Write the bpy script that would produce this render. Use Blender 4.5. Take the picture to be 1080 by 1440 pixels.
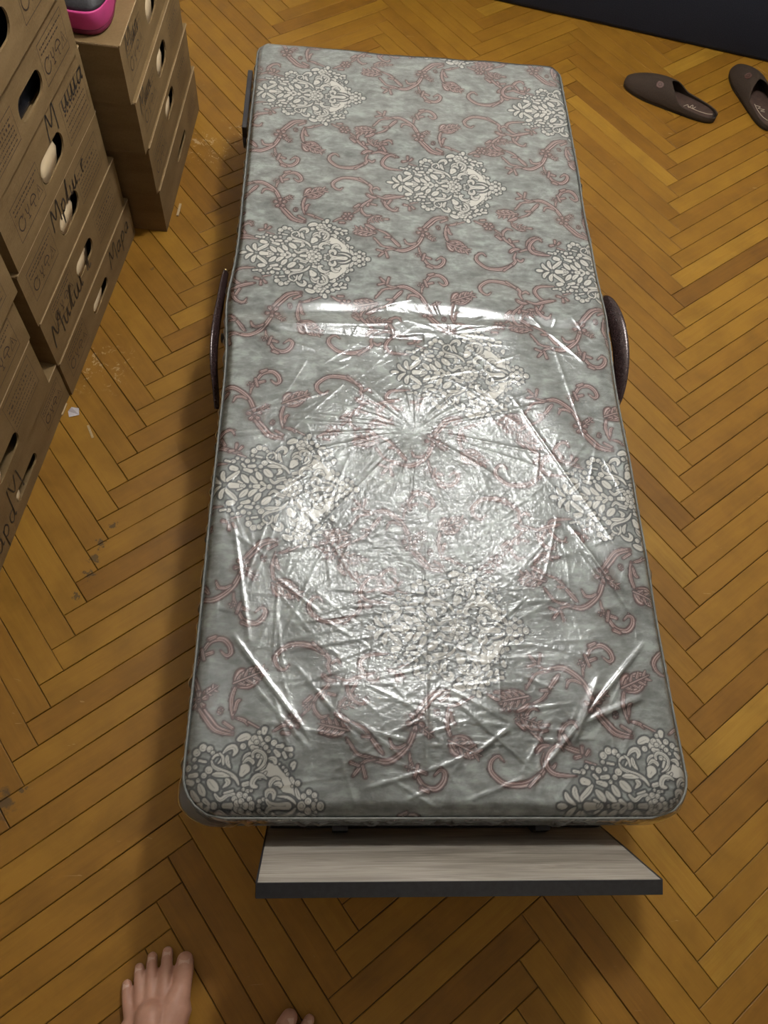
import bpy, bmesh, math, random
import numpy as np
from mathutils import Matrix, Vector

# ------------------------------------------------------------------ camera, light, exposure
for o in list(bpy.data.objects):
    bpy.data.objects.remove(o)
scn = bpy.context.scene
COL = scn.collection
cam_d = bpy.data.cameras.new('camera')
cam_d.sensor_fit = 'VERTICAL'
cam_d.sensor_height = 36.0
cam_d.sensor_width = 27.0
cam_d.lens = 1105.97 / 1440 * 36
cam_d.clip_start = 0.02
cam = bpy.data.objects.new('camera', cam_d)
COL.objects.link(cam)
cr = Vector((0.99598057, -0.01009735, 0.08899856))
cu = Vector((-0.03174223, 0.8893481, 0.45612759))
cb = Vector((-0.08375638, -0.45711923, 0.88545292))
cam.matrix_world = Matrix(((cr.x, cu.x, cb.x, 0), (cr.y, cu.y, cb.y, 0), (cr.z, cu.z, cb.z, 1.5212), (0, 0, 0, 1)))
scn.camera = cam

LAMP = Vector((0.53, 1.72, 2.36))
LAMP_R = 0.11
LAMP_E = 236.0
LAMP_COL = (1.0, 0.98, 0.94)
w = bpy.data.worlds.new('world')
scn.world = w
w.use_nodes = True
w.node_tree.nodes['Background'].inputs['Color'].default_value = (1.0, 0.93, 0.85, 1)
w.node_tree.nodes['Background'].inputs['Strength'].default_value = 0.05
scn.view_settings.view_transform = 'Standard'
scn.view_settings.look = 'None'
scn.view_settings.exposure = 0.0
scn.view_settings.gamma = 1.0
scn.view_settings.use_curve_mapping = False

# ------------------------------------------------------------------ helpers
def tag(o, label=None, cat=None, group=None, kind=None):
    if label: o['label'] = label
    if cat: o['category'] = cat
    if group: o['group'] = group
    if kind: o['kind'] = kind
    return o

def empty(name, loc, rz=0.0, label=None, cat=None, group=None):
    o = bpy.data.objects.new(name, None)
    o.empty_display_size = 0.05
    o.location = loc
    o.rotation_euler = (0, 0, rz)
    COL.objects.link(o)
    return tag(o, label, cat, group)

def link_mesh(name, me, mat=None, parent=None, loc=None, smooth=False):
    o = bpy.data.objects.new(name, me)
    COL.objects.link(o)
    if mat: me.materials.append(mat)
    if parent: o.parent = parent
    if loc is not None: o.location = loc
    if smooth:
        me.polygons.foreach_set('use_smooth', [True] * len(me.polygons))
    return o

class MB:
    """collects shapes into one mesh"""
    def __init__(self): self.v = []; self.f = []
    def add(self, vs, fs):
        b = len(self.v); self.v += [tuple(p) for p in vs]; self.f += [tuple(i + b for i in f) for f in fs]; return self
    def box(self, x0, x1, y0, y1, z0, z1, bev=0.0, M=None):
        if bev <= 0:
            vs = [(x, y, z) for z in (z0, z1) for y in (y0, y1) for x in (x0, x1)]
            fs = [(0, 2, 3, 1), (4, 5, 7, 6), (0, 1, 5, 4), (2, 6, 7, 3), (0, 4, 6, 2), (1, 3, 7, 5)]
        else:
            bm = bmesh.new()
            r = bmesh.ops.create_cube(bm, size=1)
            for q in r['verts']:
                q.co = Vector(((x0 + x1) / 2 + q.co.x * (x1 - x0), (y0 + y1) / 2 + q.co.y * (y1 - y0), (z0 + z1) / 2 + q.co.z * (z1 - z0)))
            bmesh.ops.bevel(bm, geom=bm.edges[:], offset=bev, segments=2, affect='EDGES', profile=0.6)
            bm.verts.index_update()
            vs = [q.co.copy() for q in bm.verts]; fs = [tuple(q.index for q in f.verts) for f in bm.faces]
            bm.free()
        if M is not None: vs = [M @ Vector(p) for p in vs]
        return self.add(vs, fs)
    def tube(self, pts, r, n=10, flat=None, cap=True):
        """round tube through pts; r a number or list; flat=(axis vector, ratio) squeezes it"""
        P = [Vector(p) for p in pts]; m = len(P)
        R = r if isinstance(r, (list, tuple)) else [r] * m
        vs = []; up = Vector((0, 0, 1)); prev = None
        for i in range(m):
            t = (P[min(i + 1, m - 1)] - P[max(i - 1, 0)]).normalized()
            if prev is None:
                a = t.cross(up)
                if a.length < 1e-3: a = t.cross(Vector((1, 0, 0)))
                a.normalize()
            else:
                a = (prev - t * prev.dot(t)).normalized()
            prev = a; b = t.cross(a).normalized()
            for k in range(n):
                q = a * math.cos(2 * math.pi * k / n) * R[i] + b * math.sin(2 * math.pi * k / n) * R[i]
                if flat: q -= flat[0] * q.dot(flat[0]) * (1 - flat[1])
                vs.append(P[i] + q)
        fs = [(i * n + k, i * n + (k + 1) % n, (i + 1) * n + (k + 1) % n, (i + 1) * n + k) for i in range(m - 1) for k in range(n)]
        if cap: fs += [tuple(range(n - 1, -1, -1)), tuple((m - 1) * n + k for k in range(n))]
        return self.add(vs, fs)
    def ball(self, c, r, nu=16, nv=10, s=(1, 1, 1)):
        vs = [(c[0], c[1], c[2] - r * s[2])]
        for j in range(1, nv):
            a = -math.pi / 2 + math.pi * j / nv
            for k in range(nu):
                t = 2 * math.pi * k / nu
                vs.append((c[0] + r * s[0] * math.cos(a) * math.cos(t), c[1] + r * s[1] * math.cos(a) * math.sin(t), c[2] + r * s[2] * math.sin(a)))
        vs.append((c[0], c[1], c[2] + r * s[2])); T = len(vs) - 1
        fs = [(0, 1 + (k + 1) % nu, 1 + k) for k in range(nu)]
        fs += [(1 + (j - 1) * nu + k, 1 + (j - 1) * nu + (k + 1) % nu, 1 + j * nu + (k + 1) % nu, 1 + j * nu + k) for j in range(1, nv - 1) for k in range(nu)]
        fs += [(1 + (nv - 2) * nu + k, 1 + (nv - 2) * nu + (k + 1) % nu, T) for k in range(nu)]
        return self.add(vs, fs)
    def ribbon(self, pts, wd, X, close=False):
        """flat stroke of width wd through 2D points; X maps (a,b) to 3D"""
        P = [Vector((p[0], p[1])) for p in pts]
        if close: P.append(P[0].copy())
        m = len(P); vs = []
        for i in range(m):
            a = P[max(i - 1, 0)]; b = P[min(i + 1, m - 1)]
            if close and i in (0, m - 1): a = P[m - 2]; b = P[1]
            t = b - a
            if t.length < 1e-9: t = Vector((1, 0))
            t.normalize(); nn = Vector((-t.y, t.x)) * wd / 2
            vs += [X(*(P[i] + nn)), X(*(P[i] - nn))]
        return self.add(vs, [(2 * i, 2 * i + 1, 2 * i + 3, 2 * i + 2) for i in range(m - 1)])
    def build(self, name, mat, parent=None, smooth=False, loc=None):
        me = bpy.data.meshes.new(name); me.from_pydata(self.v, [], self.f); me.update()
        bm = bmesh.new(); bm.from_mesh(me); bmesh.ops.recalc_face_normals(bm, faces=bm.faces[:]); bm.to_mesh(me); bm.free()
        return link_mesh(name, me, mat, parent, loc, smooth)

def spline(pts, n=6):
    """Catmull-Rom through points (tuples of any length)"""
    P = [np.array(p, float) for p in pts]
    if len(P) < 3: return [tuple(p) for p in P]
    out = []
    for i in range(len(P) - 1):
        p0 = P[max(i - 1, 0)]; p1 = P[i]; p2 = P[i + 1]; p3 = P[min(i + 2, len(P) - 1)]
        for k in range(n):
            t = k / n
            out.append(tuple(0.5 * ((2 * p1) + (-p0 + p2) * t + (2 * p0 - 5 * p1 + 4 * p2 - p3) * t * t + (-p0 + 3 * p1 - 3 * p2 + p3) * t ** 3)))
    out.append(tuple(P[-1])); return out

class NT:
    """small wrapper for building node materials"""
    def __init__(self, name):
        self.m = bpy.data.materials.new(name); self.m.use_nodes = True
        self.t = self.m.node_tree; self.n = self.t.nodes; self.p = self.n['Principled BSDF']; self.out = self.n['Material Output']
    def new(self, typ, **kw):
        x = self.n.new(typ)
        for k, v in kw.items():
            if k.startswith('_'): setattr(x, k[1:], v)
            else: self.set(x, k, v)
        return x
    def set(self, x, k, v):
        i = x.inputs[int(k[1:])] if k[0] == 'i' and k[1:].isdigit() else x.inputs[k]
        if isinstance(v, bpy.types.NodeSocket): self.t.links.new(v, i)
        else: i.default_value = v
    def math(self, op, a, b=0.0, c=None, clamp=False):
        x = self.n.new('ShaderNodeMath'); x.operation = op; x.use_clamp = clamp
        self.set(x, 'i0', a); self.set(x, 'i1', b)
        if c is not None: self.set(x, 'i2', c)
        return x.outputs[0]
    def mix(self, f, a, b, blend='MIX'):
        x = self.n.new('ShaderNodeMix'); x.data_type = 'RGBA'; x.blend_type = blend
        self.set(x, 'i0', f); self.set(x, 'i6', a); self.set(x, 'i7', b)
        return x.outputs[2]
    def noise(self, vec, scale, detail=3, rough=0.5, dist=0.0):
        x = self.n.new('ShaderNodeTexNoise'); self.set(x, 'Vector', vec); x.inputs['Scale'].default_value = scale
        x.inputs['Detail'].default_value = detail; x.inputs['Roughness'].default_value = rough; x.inputs['Distortion'].default_value = dist
        return x.outputs['Fac']
    def mapping(self, vec, scale=(1, 1, 1), rot=(0, 0, 0), loc=(0, 0, 0)):
        x = self.n.new('ShaderNodeMapping'); self.set(x, 'Vector', vec); x.inputs['Scale'].default_value = scale
        x.inputs['Rotation'].default_value = rot; self.set(x, 'Location', loc)
        return x.outputs[0]
    def ramp(self, f, stops):
        x = self.n.new('ShaderNodeValToRGB'); self.set(x, 'Fac', f)
        e = x.color_ramp.elements
        while len(e) > 1: e.remove(e[-1])
        e[0].position = stops[0][0]; e[0].color = (*stops[0][1], 1)
        for p, c in stops[1:]:
            q = e.new(p); q.color = (*c, 1)
        return x.outputs[0]
    def bump(self, h, strength, dist=0.001):
        x = self.n.new('ShaderNodeBump'); self.set(x, 'Height', h); self.set(x, 'Strength', strength); x.inputs['Distance'].default_value = dist
        return x.outputs[0]
    def obj(self): return self.n.new('ShaderNodeTexCoord').outputs['Object']
    def pos(self): return self.n.new('ShaderNodeNewGeometry').outputs['Position']
    def base(self, col=None, rough=None, metal=None, spec=None, normal=None):
        if col is not None: self.set(self.p, 'Base Color', col if isinstance(col, bpy.types.NodeSocket) else (*col, 1))
        if rough is not None: self.set(self.p, 'Roughness', rough)
        if metal is not None: self.set(self.p, 'Metallic', metal)
        if spec is not None: self.set(self.p, 'Specular IOR Level', spec)
        if normal is not None: self.set(self.p, 'Normal', normal)
        return self.m

def simple(name, col, rough=0.5, metal=0.0, nscale=60, var=0.12, bumpd=0.0, spec=0.5):
    m = NT(name); v = m.obj(); f = m.noise(v, nscale, 4, 0.6)
    lo = tuple(c * (1 - var) for c in col); hi = tuple(min(1, c * (1 + var)) for c in col)
    c = m.ramp(f, [(0.3, lo), (0.7, hi)])
    nrm = m.bump(f, 0.6, bumpd) if bumpd > 0 else None
    return m.base(c, rough, metal, spec, nrm)
FILM_K = 2.5

# ------------------------------------------------------------------ materials
def plank_material(name, joined):
    m = NT(name)
    if joined:
        a = m.new('ShaderNodeAttribute', _attribute_name='tone'); tone = a.outputs['Fac']
        b = m.new('ShaderNodeAttribute', _attribute_name='grain'); vec = b.outputs['Vector']
    else:
        oi = m.new('ShaderNodeObjectInfo')
        sp = m.new('ShaderNodeSeparateColor'); m.set(sp, 'Color', oi.outputs['Color']); tone = sp.outputs[0]
        cx = m.new('ShaderNodeCombineXYZ', X=m.math('MULTIPLY', sp.outputs[1], 37.0), Y=m.math('MULTIPLY', sp.outputs[2], 53.0))
        vm = m.new('ShaderNodeVectorMath', _operation='ADD'); m.set(vm, 'i0', m.obj()); m.set(vm, 'i1', cx.outputs[0]); vec = vm.outputs[0]
    g1 = m.noise(m.mapping(vec, (2.2, 34, 6)), 3.0, 6, 0.62, 0.6)
    g2 = m.noise(m.mapping(vec, (6, 160, 20)), 4.0, 3, 0.6)
    blot = m.noise(vec, 9.0, 4, 0.6, 0.3)
    fine = m.math('ADD', m.math('MULTIPLY', g1, 0.65), m.math('MULTIPLY', g2, 0.35))
    f = m.math('ADD', m.math('MULTIPLY', m.math('SUBTRACT', fine, 0.5), 0.55), m.math('ADD', m.math('MULTIPLY', m.math('SUBTRACT', tone, 0.5), 0.75), 0.5), clamp=True)
    col = m.ramp(f, [(0.0, FLOOR[0]), (0.35, FLOOR[1]), (0.7, FLOOR[2]), (1.0, FLOOR[3])])
    dim = m.ramp(blot, [(0.25, (0.72, 0.70, 0.68)), (0.6, (1, 1, 1))])
    col = m.mix(1.0, col, dim, 'MULTIPLY')
    # pale scuffs: thin scratches and rubbed spots
    pos = m.pos()
    sc1 = m.noise(m.mapping(pos, (7, 60, 1), (0, 0, 0.5)), 2.0, 2, 0.5, 1.2)
    sc2 = m.noise(pos, 2.3, 2, 0.5)
    s = m.math('MULTIPLY', m.math('GREATER_THAN', sc1, 0.745), m.math('GREATER_THAN', sc2, 0.55))
    col = m.mix(m.math('MULTIPLY', s, 0.25), col, (0.62, 0.45, 0.25, 1))
    # rubbed patches where the wear has a place of its own, and black dirt in a few joints
    def spots(lst, wob):
        acc = None
        nz = m.math('MULTIPLY', m.math('SUBTRACT', m.noise(pos, 55, 4, 0.7), 0.5), wob)
        for x, y, r in lst:
            d = m.new('ShaderNodeVectorMath', _operation='DISTANCE'); m.set(d, 'i0', pos); d.inputs[1].default_value = (x, y, 0)
            q = m.math('SMOOTH_MIN', 1.0, m.math('MAXIMUM', m.math('DIVIDE', m.math('SUBTRACT', r, m.math('ADD', d.outputs['Value'], nz)), r * 0.5), 0.0), 0.1)
            acc = q if acc is None else m.math('MAXIMUM', acc, q)
        return acc
    dirt = spots([(-0.535, 0.183, 0.022), (-0.508, 0.207, 0.004), (-0.455, 0.655, 0.010), (-0.445, 0.690, 0.008), (-0.430, 0.735, 0.006), (-0.459, 0.62, 0.008), (-0.433, 1.458, 0.004), (-0.478, 0.575, 0.006)], 0.075)
    col = m.mix(m.math('MULTIPLY', dirt, 0.75), col, (0.05, 0.035, 0.02, 1))
    pale = spots([(-0.33, 1.90, 0.10), (-0.28, 1.99, 0.06), (-0.515, 1.14, 0.09)], 0.10)
    pn = m.math('GREATER_THAN', m.noise(m.mapping(pos, (1, 1, 1)), 38, 4, 0.75, 1.5), 0.60)
    col = m.mix(m.math('MULTIPLY', m.math('MULTIPLY', pale, pn), 0.32), col, (0.70, 0.55, 0.34, 1))
    rough = m.math('ADD', 0.40, m.math('MULTIPLY', blot, 0.22))
    nrm = m.bump(fine, 0.35, 0.0008)
    return m.base(col, rough, 0.0, 0.34, nrm)

FLOOR = [(0.110, 0.044, 0.006), (0.225, 0.101, 0.009), (0.305, 0.153, 0.014), (0.42, 0.245, 0.034)]
M_plank = plank_material('oak_plank', False)
M_planks = plank_material('oak_planks_joined', True)
M_grout = simple('dark_joint', (0.045, 0.025, 0.012), 0.9)
M_wall = simple('wall_paint', (0.70, 0.67, 0.62), 0.9, nscale=8, var=0.04)
M_ceil = simple('ceiling_paint', (0.58, 0.57, 0.55), 0.95, nscale=8, var=0.03)
M_skirt = simple('baseboard_wood', (0.26, 0.14, 0.05), 0.5, nscale=20)

# ------------------------------------------------------------------ room shell
def slab(name, x0, x1, y0, y1, z0, z1, mat):
    o = MB().box(x0, x1, y0, y1, z0, z1).build(name, mat); tag(o, kind='structure'); return o
RX0, RX1, RY0, RY1, RH = -1.12, 2.70, -1.60, 3.75, 2.62
floor = slab('floor', RX0 - .1, RX1 + .1, RY0 - .1, RY1 + .1, -0.06, -0.004, M_grout)
slab('ceiling', RX0 - .1, RX1 + .1, RY0 - .1, RY1 + .1, RH, RH + .08, M_ceil)
slab('wall_left', RX0 - .1, RX0, RY0, RY1, -.004, RH, M_wall)
slab('wall_right', RX1, RX1 + .1, RY0, RY1, -.004, RH, M_wall)
slab('wall_far', RX0 - .1, RX1 + .1, RY1, RY1 + .1, -.004, RH, M_wall)
slab('wall_near', RX0 - .1, RX1 + .1, RY0 - .1, RY0, -.004, RH, M_wall)
slab('baseboard_left', RX0, RX0 + .015, RY0, RY1, 0.002, .07, M_skirt)
slab('baseboard_right', RX1 - .015, RX1, RY0, RY1, 0.002, .07, M_skirt)
slab('baseboard_far', RX0 + .015, RX1 - .015, RY1 - .015, RY1, 0.002, .07, M_skirt)
slab('baseboard_near', RX0 + .015, RX1 - .015, RY0, RY0 + .015, 0.002, .07, M_skirt)

# ------------------------------------------------------------------ herringbone planks, each an object
PW, PL = 0.05, 0.05 * 8.8718
ORG = Vector((1.0042, 2.0204, 0)); UD = Vector((0.80593, 0.59201, 0)); VD = Vector((0.59201, -0.80593, 0))
rnd = random.Random(5)
TONES = {}
def plank_mesh(L, W, seed):
    g = 0.0007; b = 0.0012; hx, hy = L / 2 - g, W / 2 - g
    r = random.Random(seed)
    j = lambda: r.uniform(-.0003, .0003)
    cs = [(-hx + j(), -hy + j()), (hx + j(), -hy + j()), (hx + j(), hy + j()), (-hx + j(), hy + j())]
    vs = [(x, y, -0.010) for x, y in cs] + [(x, y, -b * .7) for x, y in cs] + [(x - math.copysign(b, x), y - math.copysign(b, y), 0.0) for x, y in cs]
    fs = [(i, (i + 1) % 4, 4 + (i + 1) % 4, 4 + i) for i in range(4)] + [(4 + i, 4 + (i + 1) % 4, 8 + (i + 1) % 4, 8 + i) for i in range(4)] + [(8, 9, 10, 11)]
    return vs, fs
variants = []
for s in range(8):
    vs, fs = plank_mesh(PL, PW, s)
    me = bpy.data.meshes.new('plank'); me.from_pydata(vs, [], fs); me.materials.append(M_plank); variants.append(me)
def in_view(P):
    d = Vector(P) - cam.location if False else Vector(P) - Vector((0, 0, 1.5212))
    z = -d.dot(cb)
    if z < .05: return None
    return 540 + 1105.97 * d.dot(cr) / z, 720 - 1105.97 * d.dot(cu) / z, z
planks = []
L8 = PL / PW
for s in range(-9, 10):
    for k in range(-110, 130):
        for typ in 'AB':
            if typ == 'A': u0, u1, v0, v1 = -k + L8 * s, -k + L8 * s + L8, k + L8 * s, k + 1 + L8 * s
            else: u0, u1, v0, v1 = -k + L8 * s, -k + 1 + L8 * s, k - L8 + L8 * s, k + L8 * s
            c = ORG + UD * ((u0 + u1) / 2 * PW) + VD * ((v0 + v1) / 2 * PW)
            if not (RX0 - .02 < c.x < RX1 + .02 and RY0 - .02 < c.y < RY1 + .02): continue
            ax = UD if typ == 'A' else VD
            # portion seen by the camera
            n = 0
            for q in (-.4, -.2, 0, .2, .4):
                P = c + ax * PL * q; I = in_view(P)
                if I and -20 < I[0] < 1100 and -20 < I[1] < 1460:
                    hid = (-.10 < P.x < .50 and .28 < P.y < 1.75) or P.x < -.75
                    if not hid: n += 1
            planks.append((-(n > 0) * 10 - n * .01 - (1 / (in_view(c)[2] if in_view(c) else 9)), c, math.atan2(ax.y, ax.x), (typ, s, k)))
planks.sort(key=lambda t: t[0])
jv, jf, jt, jg = [], [], [], []
for i, (sc_, c, a, key) in enumerate(planks):
    r = random.Random(hash((ord(key[0]), key[1] * 1000 + key[2])) & 0xffffff)
    tone = min(1, max(0, r.gauss(0.5, 0.145))); dz = r.uniform(-.0005, .0002); da = r.uniform(-.0015, .0015)
    tone = TONES.get(key, tone)
    if abs(c.x - .395) < .08 and abs(c.y + .16) < .06 and key[0] == 'B': pass
    if i < 300:
        o = bpy.data.objects.new('plank', variants[r.randrange(8)]); COL.objects.link(o); o.parent = floor
        o.location = (c.x, c.y, dz); o.rotation_euler = (0, 0, a + da + (math.pi if r.random() < .5 else 0))
        o.color = (tone, r.random(), r.random(), 1)
    else:
        vs, fs = plank_mesh(PL, PW, 3); b = len(jv); ca, sa = math.cos(a), math.sin(a); ox, oy = r.random() * 37, r.random() * 53
        for x, y, z in vs:
            jv.append((c.x + ca * x - sa * y, c.y + sa * x + ca * y, z + dz)); jt.append(tone); jg.append((x + ox, y + oy, z))
        jf += [tuple(q + b for q in f) for f in fs]
me = bpy.data.meshes.new('planks'); me.from_pydata(jv, [], jf)
me.attributes.new('tone', 'FLOAT', 'POINT').data.foreach_set('value', jt)
me.attributes.new('grain', 'FLOAT_VECTOR', 'POINT').data.foreach_set('vector', [q for p in jg for q in p])
o = link_mesh('planks', me, M_planks, floor); tag(o, kind='stuff')

# ------------------------------------------------------------------ ceiling lamp
M_brass = simple('brushed_brass', (0.55, 0.42, 0.20), 0.35, 0.9)
gm = NT('lamp_glass'); gm.set(gm.p, 'Emission Color', (*LAMP_COL, 1)); gm.set(gm.p, 'Emission Strength', LAMP_E); M_glow = gm.base((0.9, 0.88, 0.8), 0.4)
lamp = empty('ceiling_lamp', (LAMP.x, LAMP.y, RH), 0, 'round white glass globe lamp hanging from the ceiling', 'lamp')
MB().tube([(0, 0, 0), (0, 0, -.02), (0, 0, -.035)], [.06, .055, .02], 24).build('canopy', M_brass, lamp, True)
MB().tube([(0, 0, -.03), (0, 0, LAMP.z + LAMP_R - RH - .0)], .008, 10).build('stem', M_brass, lamp, True)
MB().ball((0, 0, LAMP.z - RH), LAMP_R, 32, 20).build('globe', M_glow, lamp, True)

# ------------------------------------------------------------------ mattress print (flat colour print on the cloth, one repeat tile)
PAT = """P 1690,443,0 1848,523,0 1889,618,0 2021,575,0 2105,478,0 2197,402,0 2270,306,0 2284,217,0 2320,110,0 2242,164,0 2115,187,0 2066,254,0 2125,287,0 2074,375,0 1986,410,0 1915,395,0 1773,448,0
w 37,5,38 126,-12,38 157,-62,32
w 168,191,24 195,106,32 294,22,21
w 316,268,32 313,174,35 364,72,21
w 587,294,32 511,208,35 417,123,28 401,72,18
w 475,5,45 603,5,35
w 675,-3,42
w 642,226,24 705,149,42 759,73,24
w 797,209,21 841,132,38 923,64,24
w 902,295,24 945,209,42 990,141,21
w 686,346,24 793,312,32
w 752,415,21 846,424,28
w 882,346,24
w 466,362,45 529,345,38
w 475,501,32
w 540,571,26
w 336,509,18 418,492,16
w 631,554,24
w 720,520,38
w 636,450,18 684,398,16
w 826,741,45
w 912,813,45
w 1014,795,38
w 1062,742,24
w 803,643,24
w 825,538,26
w 875,626,14 967,609,14
w 1025,495,45
w 961,416,32
w 1153,592,14 1202,663,14 1172,716,14 1094,698,14 1054,627,16
w 1054,627,16 1090,547,19 1194,495,21 1319,452,21 1420,383,21 1471,296,18
w 1157,742,12 1214,680,14 1226,574,16
w 1214,743,18 1283,815,26 1362,833,30 1394,771,28 1361,708,18
w 1274,699,24 1284,610,24 1332,531,12
w 1091,434,24 1203,434,30 1331,408,10
w 1040,347,38 1104,278,52 1169,218,28
w 1286,365,28 1320,322,26 1249,252,12
w 1427,942,45 1531,988,42 1592,952,28
w 1639,889,59 1674,817,52
w 1497,843,35
w 1509,629,14 1552,718,16 1653,751,14
w 1514,602,16 1590,661,23 1654,620,21 1659,585,14
w 1546,514,63 1506,444,32
w 1731,701,28
w 1807,701,45 1807,595,45 1765,520,35
w 1729,962,32 1772,881,32
w 1756,791,23
w 1141,158,24 1222,82,23 1336,158,23 1409,150,24 1389,82,21
w 1136,5,38
w 998,73,28 1064,22,18
w 878,5,24 954,22,21
w 804,5,18
w 1283,5,24 1431,5,35
w 1480,73,63
w 1546,296,26 1645,322,24
w 1670,253,23
w 1605,202,23
w 1544,227,18
w 1671,418,14 1780,392,18 1860,471,16
w 596,89,14 665,56,10
w 1274,175,10 1391,210,12
w 1658,958,39
w 1727,1047,26
w 1802,1095,36 1797,1047,28
w 1857,950,36
w 1697,903,30
w 1796,872,28
w 1839,828,30
w 1631,830,24 1707,814,24
w 1954,893,36
w 2002,843,17 2076,848,26
w 2134,804,21 2209,799,28
w 1978,774,21 2026,720,30
w 2103,745,19 2136,685,19
w 2212,716,24
w 1883,768,21
w 1654,686,24 1648,738,19 1701,780,19 1789,752,19 1840,677,18 1820,593,17 1763,528,15 1704,494,11
w 1770,642,15 1737,568,13
w 1894,670,19 1969,659,26 1992,594,26
w 1876,373,11 1808,417,24 1725,412,30 1671,341,30 1678,281,30 1732,264,28
w 2051,587,12
w 2109,539,17
w 2151,491,21
w 2233,567,36 2272,601,19 2253,517,24
w 2177,442,19
w 2235,384,19 2273,321,19
w 2331,314,32
w 2252,275,12
w 2308,238,21 2342,150,26 2379,98,19
w 1926,255,19 1938,331,24 2000,382,24 2070,364,19
w 1993,304,19 2060,308,26 2087,270,24
w 1879,124,21 1891,194,28 1951,212,28 1992,170,26 1985,100,26
w 1775,0,21
w 1788,64,24
w 1841,92,19
w 1888,85,24 1936,28,28 2052,6,30 2196,14,32 2238,2,24
w 2048,133,11 2184,121,15 2272,72,15 2313,30,13
w 1810,-37,15 1871,-29,11
w 2398,6,49
w 2422,135,32
w 2500,194,32
w 2582,149,32
w 2491,65,39
w 2572,25,26
w 2604,81,17
w 2672,7,43
w 1495,151,36
w 1579,141,30
w 1641,95,30
w 1676,23,34
w 1425,97,32
w 1469,36,39
w 1527,64,34
w 1588,4,36
w 1525,0,15
w 1658,210,17
r 1331,1045,26 1110,1109,37 974,1241,42 815,1447,32 743,1687,37 652,1882,37 521,2021,37 349,2120,42 181,2106,32 56,2059,24 -112,2016,21 -216,1882,26 -289,1773,24
r 1333,1009,16 1068,1068,26 887,1263,26 773,1421,21
r 631,1855,21 523,1913,24 418,1901,21 367,1790,18
r -701,1706,21 -617,1684,53 -511,1705,58 -363,1721,37
r -617,1539,42 -511,1574,53 -374,1621,58 -257,1640,53
r -469,1409,32 -363,1459,37 -257,1538,32
r -617,1627,26 -342,1632,26
r -214,1534,26 -23,1635,21 102,1798,26 205,1933,37 267,2013,32
r -46,1752,21 60,1758,24
r -405,1375,24 -394,1270,18 -276,1156,24 -125,1128,26
r -255,1184,18 -212,1284,18
r -191,1208,18 24,1204,24
r 182,2091,18 -8,2121,18 -114,2242,24 -188,2332,26
r -40,2180,18 0,2345,24
r -92,2184,16 -218,2138,24
r 686,1458,53
r 639,1579,47
r 745,1628,42
r 853,1590,42
r 922,1467,42
r 792,1507,37
r 873,1647,37 988,1724,42
r 982,1609,32
r 670,1981,18 687,2122,24 785,2340,26 885,2471,29 1052,2509,37 1172,2407,37 1199,2279,32 1126,2242,26 1038,2320,18
r 642,2210,53
r 747,2230,32 913,2287,24
r 743,2343,21 791,2170,21
r 842,2502,32 945,2550,21
r 1111,1348,37 1120,1391,32
r 1312,1256,24 1269,1497,26 1283,1642,26 1321,1755,24
r 1330,1344,21 1355,1504,26 1407,1544,18
r 1308,1814,42 1365,1953,63 1426,2005,42
r 1353,1752,32 1525,1767,42 1648,1873,37 1747,2008,26
r 1414,1834,32 1581,1907,37
r 1469,2002,32 1596,2035,37 1757,2022,24
r 1560,1909,24 1726,1996,24
r 1355,1267,24 1488,1226,24 1546,1161,18
r 1544,1206,11 1736,1100,11
r 1185,1193,21 1319,1106,21
r 1935,1068,21 2062,1147,21 2127,1156,26
r 2069,1041,24 2169,1032,24
r 2148,1184,47
r 2239,1131,47
r 2321,1214,47
r 2269,1323,42
r 2172,1302,42
r 2233,1222,26
r 2358,1316,24 2499,1467,24 2575,1608,26 2717,1742,26 2793,1866,24
r 2529,1509,24 2549,1389,24 2646,1285,24 2753,1318,18
r 2387,1506,26 2489,1600,32
r 2665,1585,24 2701,1670,24
r 2746,1652,21 2858,1628,18
r 2656,1950,47 2749,1870,37 2881,1859,24
r 2852,1934,21 3033,1861,24 3160,1895,34 3307,1946,37 3477,1990,32
r 3040,1788,37 3076,1640,34 3174,1528,24 3287,1504,24 3343,1603,18
r 3114,1695,24 3188,1834,24
r 2785,1954,24 2733,2101,32 2751,2213,32 2623,2337,37 2422,2436,42 2145,2444,34 1982,2344,34 1900,2224,32 1934,2093,26 2046,2027,24 2122,2107,18
r 2781,2126,21 2871,2198,24 2938,2128,21
r 2483,2474,18 2668,2305,21
r 681,598,13 539,648,15
r 389,710,30 467,728,21
r 501,773,17 507,870,25
r 554,744,15 605,813,25
r 368,441,15 227,442,25 16,474,30 -82,594,32 -40,749,30 63,861,25 167,888,21 212,812,19"""
TR = 0.0006; TX0, TX1, TY0, TY1 = -0.09, 0.375, -0.02, 0.275
TW, TH = int((TX1 - TX0) / TR), int((TY1 - TY0) / TR)
gx, gy = np.meshgrid(TX0 + (np.arange(TW) + .5) * TR, TY0 + (np.arange(TH) + .5) * TR)
tile = np.zeros((TH, TW, 4), np.float32)
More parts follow.
